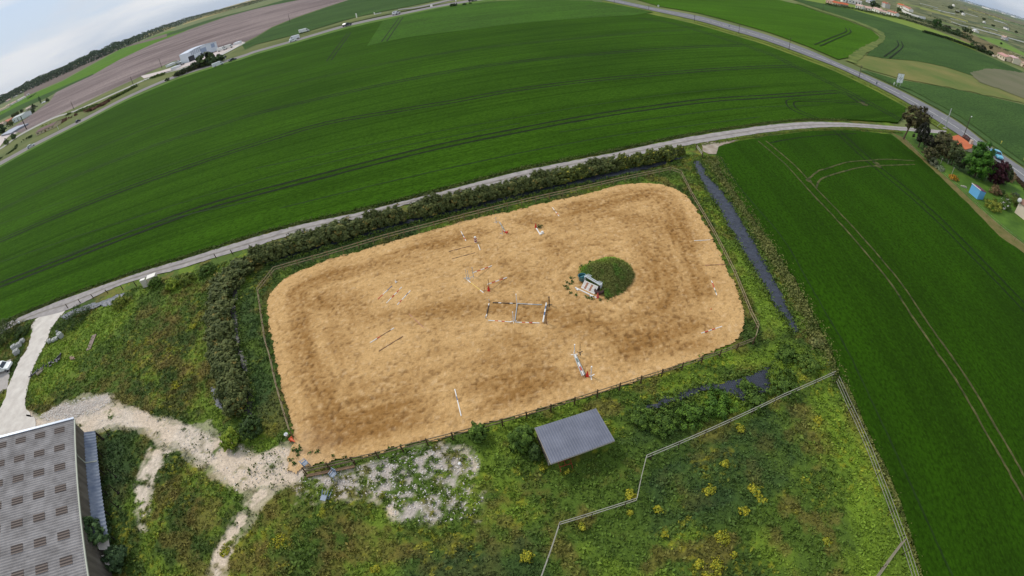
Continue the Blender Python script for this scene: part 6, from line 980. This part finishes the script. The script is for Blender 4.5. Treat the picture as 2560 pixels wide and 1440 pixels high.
t = np.clip(.35+.5*(fbm(base[:, 0], base[:, 1], 40, 291)-.3)+rng.normal(0, .2, n), 0, 1)[:, None]; tag(raw('forest', V, F, M_LEAF, col=np.repeat(L3((48, 68, 44))*(1-t)+L3((84, 104, 62))*t, 4, 0)), 'dense dark green forest along the left horizon', 'forest', kind='stuff')

# ------------------------------------------------------------------ poles, lamp, signs
M_UP = mat('utility_pole', (82, 74, 66), .85, .2, 2); M_LAT = mat('galvanised', (178, 182, 178), .5, metal=.4)
def upole(bs_, tp_, lb, r=.13, arm=True, m=None):
    g = V3(*bs_); h = HT(bs_, tp_); t = empty('utility_pole', g, gang((2000, 100), (2300, 250))+1.57, label=lb, cat='utility pole', group='utility poles'); b = MB(); b.tube((0, 0, 0), (0, 0, h), r, r*.7, 8); b.build('pole', m or M_UP, t)
    if arm:
        b = MB(); b.box((0, 0, h-.3), (1.6, .1, .1)); b.build('crossarm', m or M_UP, t)
        for x_ in (-.7, 0, .7): b = MB(); b.lathe((x_, 0, h-.25), [(.05, 0), (.07, .1), (.03, .22)], 8); b.build('insulator', mat('insulator', (150, 130, 110), .4), t)
    return t
upole((2146.7, 196), (2155, 164), 'dark utility pole on the near verge of the main road, left of the sign board'); upole((1972, 125), (1980, 95), 'dark utility pole standing on the yellow verge above the big field'); upole((1846.7, 84), (1850, 62), 'faint utility pole further up the main road'); upole((1735.7, 54), (1738, 38), 'utility pole on the near road side, two thirds up'); upole((1621.7, 24), (1623, 14), 'small utility pole near the top of the road'); upole((1535.7, 7), (1536, -3), 'topmost utility pole where the road leaves view'); upole((2056.7, 28), (2058, 8), 'pole with a pale foot in front of the village')
upole((66.5, 323), (54, 289), 'thick dark pole at the tip of the ploughed field', .5, m=mat('tarred', (48, 44, 42), .8)); upole((185, 273), (178.5, 253), 'thin pole at the lower edge of the ploughed field, left one', .25); upole((333, 211), (328, 191), 'thin pole at the ploughed field edge, middle one', .25); upole((405, 170), (398, 146), 'thin pole left of the industrial hall', .25); upole((725, 56), (720.5, 36), 'thin pole where the ploughed field meets the barley', .25); upole((565, 152), (562, 138), 'pale pole beside the dark trees at the hall', .2, m=M_LAT)
g = V3(2362, 322); h = HT((2362, 322), (2378, 271)); t = empty('lattice_mast', g, label='pale galvanised mast with a slanting stay at the road junction', cat='mast'); b = MB(); b.beam((0, 0, 0), (0, 0, h), .22, .22); b.build('mast', M_LAT, t); b = MB(); b.tube((-2.0, 1.6, 0), (0, 0, h*.72), .06, .06, 6); b.build('stay', M_LAT, t); b = MB(); b.box((0, 0, .15), (1.2, .9, .3)); b.build('footing', MATS['concrete'], t)
g = V3(2408, 344); h = HT((2408, 344), (2428, 293)); t = empty('street_lamp', g, gang((2408, 344), (2440, 330)), label='wooden pole street lamp with a white head beside the main road', cat='street lamp'); b = MB(); b.tube((0, 0, 0), (0, 0, h), .14, .1, 8); b.build('pole', M_UP, t); b = MB(); b.beam((0, 0, h-.3), (.9, 0, h), .07, .07); b.build('arm', M_LAT, t); b = MB(); b.box((1.2, 0, h+.02), (.7, .3, .16), taper=.7); b.build('lamp_head', mat('lamp_white', (232, 232, 226), .4), t)
# direction board with roundabout diagram
foot = V3(2241, 214); f2 = V3(2249, 217); d = (f2-foot); k = WM((2245, 210), 1.); rz_ = gang((2232, 206), (2250, 208)); sb = empty('direction_board', foot.lerp(f2, .6), rz_, label='large white road direction board with a dark roundabout diagram', cat='road sign')
bw, bh, bz = 19*k, 3.6, 1.5
b = MB(); b.box((0, 0, bz+bh/2), (bw, .12, bh)); b.build('panel', mat('sign_white', (250, 250, 246), .5), sb); b = MB(); b.box((0, .05, bz+bh/2), (bw+.12, .14, bh+.12)); b.build('frame', mat('sign_back', (74, 78, 88), .6), sb)

for s_ in (-1, 1): b = MB(); b.box((s_*bw*.28, .1, bz/2+.2), (.16, .12, bz+.6)); b.build('post', M_LAT, sb)
b = MB(); cz = bz+bh*.45; rr = .42
for i in range(16):
    a0, a1 = 2*math.pi*i/16, 2*math.pi*(i+1)/16
    if i not in (9, 10): b.beam((rr*math.cos(a0), -.075, cz+rr*math.sin(a0)), (rr*math.cos(a1), -.075, cz+rr*math.sin(a1)), .02, .16)
b.beam((0, -.076, cz-rr), (0, -.076, bz+.25), .02, .16); b.beam((0, -.076, cz+rr), (0, -.076, bz+bh*.78), .02, .1); b.beam((-rr, -.076, cz), (-bw*.3, -.076, cz+.15), .02, .1); b.beam((rr, -.076, cz), (bw*.3, -.076, cz+.05), .02, .1)
for (x_, z_, w_) in [(-.32, .62, .22), (.3, .58, .26), (0, .88, .24), (.33, .32, .2)]:
    for j in range(5): b.box((bw*x_+(j-2)*bw*w_/6, -.076, bz+bh*z_), (bw*w_/9, .02, .13))
b.build('diagram', mat('sign_ink', (44, 52, 84), .5), sb)
def sign(bs_, tp_, lb, shape='round', c=(224, 226, 216), s=.45, name='road_sign'):
    g = V3(*bs_); h = HT(bs_, tp_); t = empty(name, g, gang((bs_[0]-5, bs_[1]), (bs_[0]+5, bs_[1])), label=lb, cat='road sign', group='small signs along the roads'); b = MB(); b.tube((0, 0, 0), (0, 0, h), .05, .05, 6); b.build('post', M_LAT, t); b = MB(); R90 = Matrix.Rotation(math.radians(90), 3, 'X')
    if shape == 'round': b.lathe((0, -.05, h-s*.6), [(s, 0), (s, .05)], 14, R=R90)
    else: b.box((0, -.06, h*.6), (s*2, .06, h*.75))
    b.build('plate', mat('plate_%s' % (c,), c, .5), t); return t
sign((2233.5, 215), (2235, 206), 'small round sign at the left foot of the direction board', s=.55); sign((2190, 213), (2192, 205), 'grey back of a small sign on the near road edge', c=(126, 130, 134), s=.6); sign((1822, 71), (1823, 63), 'tiny grey sign back beside the road near the far pole', c=(150, 158, 164), s=.6); sign((1645.5, 21), (1646.5, 13), 'small white sign beyond the road near its top', s=.7)
sign((892.5, 47), (890, 33), 'tall white panel sign on the highway verge, left one', 'rect', WHT, 1.3); sign((937, 38), (935, 31), 'white panel sign beside the guard rail', 'rect', WHT, 1.3); sign((1079, 19), (1077.5, 11), 'square white panel sign on the highway near the round bush', 'rect', WHT, 1.8); sign((1140, 5), (1139, -1), 'white post sign at the top edge between the roads', 'rect', WHT, .8); sign((148, 326), (142, 313), 'thin white gantry sign with a long arm beside the highway', 'rect', (206, 206, 200), .5)
b = MB(); pa, pb = V3(938, 37.5), V3(953, 34); b.beam(Vector((0, 0, .8)), pb-pa+Vector((0, 0, .8)), .3, .9); b.beam(Vector((0, 0, .3)), Vector((0, 0, .6)), .3, .3); o = b.build('guard_rail', mat('kerb_white', (214, 214, 200), .8)); o.location = pa; tag(o, 'short pale guard rail beside the panel sign on the verge', 'guard rail')
for i, (x_, y_, c_, lb) in enumerate([(2502, 360, (226, 214, 96), 'small yellow marker post beyond the road above the blue car'), (2559, 401, (226, 214, 96), 'small yellow marker at the right edge beyond the road')]):
    b = MB(); b.box((0, 0, .35), (.1, .1, .7)); b.box((0, 0, .85), (.5, .14, .4)); o = b.build('marker_post', mat('yellow_marker', c_, .6)); o.location = V3(x_, y_); tag(o, lb, 'marker post')
# garden fence and washing line posts
fence('garden_fence', [(2262, 346), (2290, 372), (2320, 398), (2352, 424), (2390, 456), (2430, 492), (2470, 532), (2520, 574), (2580, 622)], 1.0, 'thin wire fence with posts along the edge of the garden', (1.0, .6), 4.2, MATS['post_wood_light'], mat('wire', (150, 150, 140), .6), post=(.09, 1.1), rail=(.012, .012))
for (a, t_, lb) in [((2351, 410), (2355, 395), 'pale concrete clothes line post, upper left one'), ((2378, 438), (2385, 419), 'pale concrete clothes line post above the orange shrub'), ((2369, 410), (2373, 398), 'pale clothes line post nearest the brown trees')]:
    g = V3(*a); h = min(2.4, HT(a, t_)); b = MB(); b.tube((0, 0, 0), (0, 0, h), .07, .06, 7); b.box((0, 0, h-.05), (.5, .08, .08)); o = b.build('clothes_post', mat('pale_concrete', (170, 164, 148), .8)); o.location = g; tag(o, lb, 'post', 'clothes line posts in the garden')
b = MB(); b.box((0, 0, .12), (1.5, .5, .2)); b.box((.2, 0, .28), (.8, .4, .14)); o = b.build('garden_trough', mat('pale_concrete', (170, 164, 148), .8)); o.location = V3(2409, 468); o.rotation_euler.z = -.7; tag(o, 'pale trough lying on the grass between the wire fence and the blue shed', 'trough')
hz = bpy.data.materials.new('haze'); hz.use_nodes = True; nt = hz.node_tree
for n_ in list(nt.nodes):
    if n_.type == 'BSDF_PRINCIPLED': nt.nodes.remove(n_)
pv = nt.nodes.new('ShaderNodeVolumePrincipled'); pv.inputs['Color'].default_value = (.86, .93, 1, 1); pv.inputs['Density'].default_value = 1.3e-5; pv.inputs['Anisotropy'].default_value = .3
nt.links.new(pv.outputs[0], nt.nodes['Material Output'].inputs['Volume'])
b = MB(); b.box((0, 0, 200), (62000, 62000, 404)); tag(b.build('haze', hz), kind='stuff')
print('sky', [round(c,2) for c in cols], [round(c,2) for c in rows])
print('objects', len(bpy.data.objects))
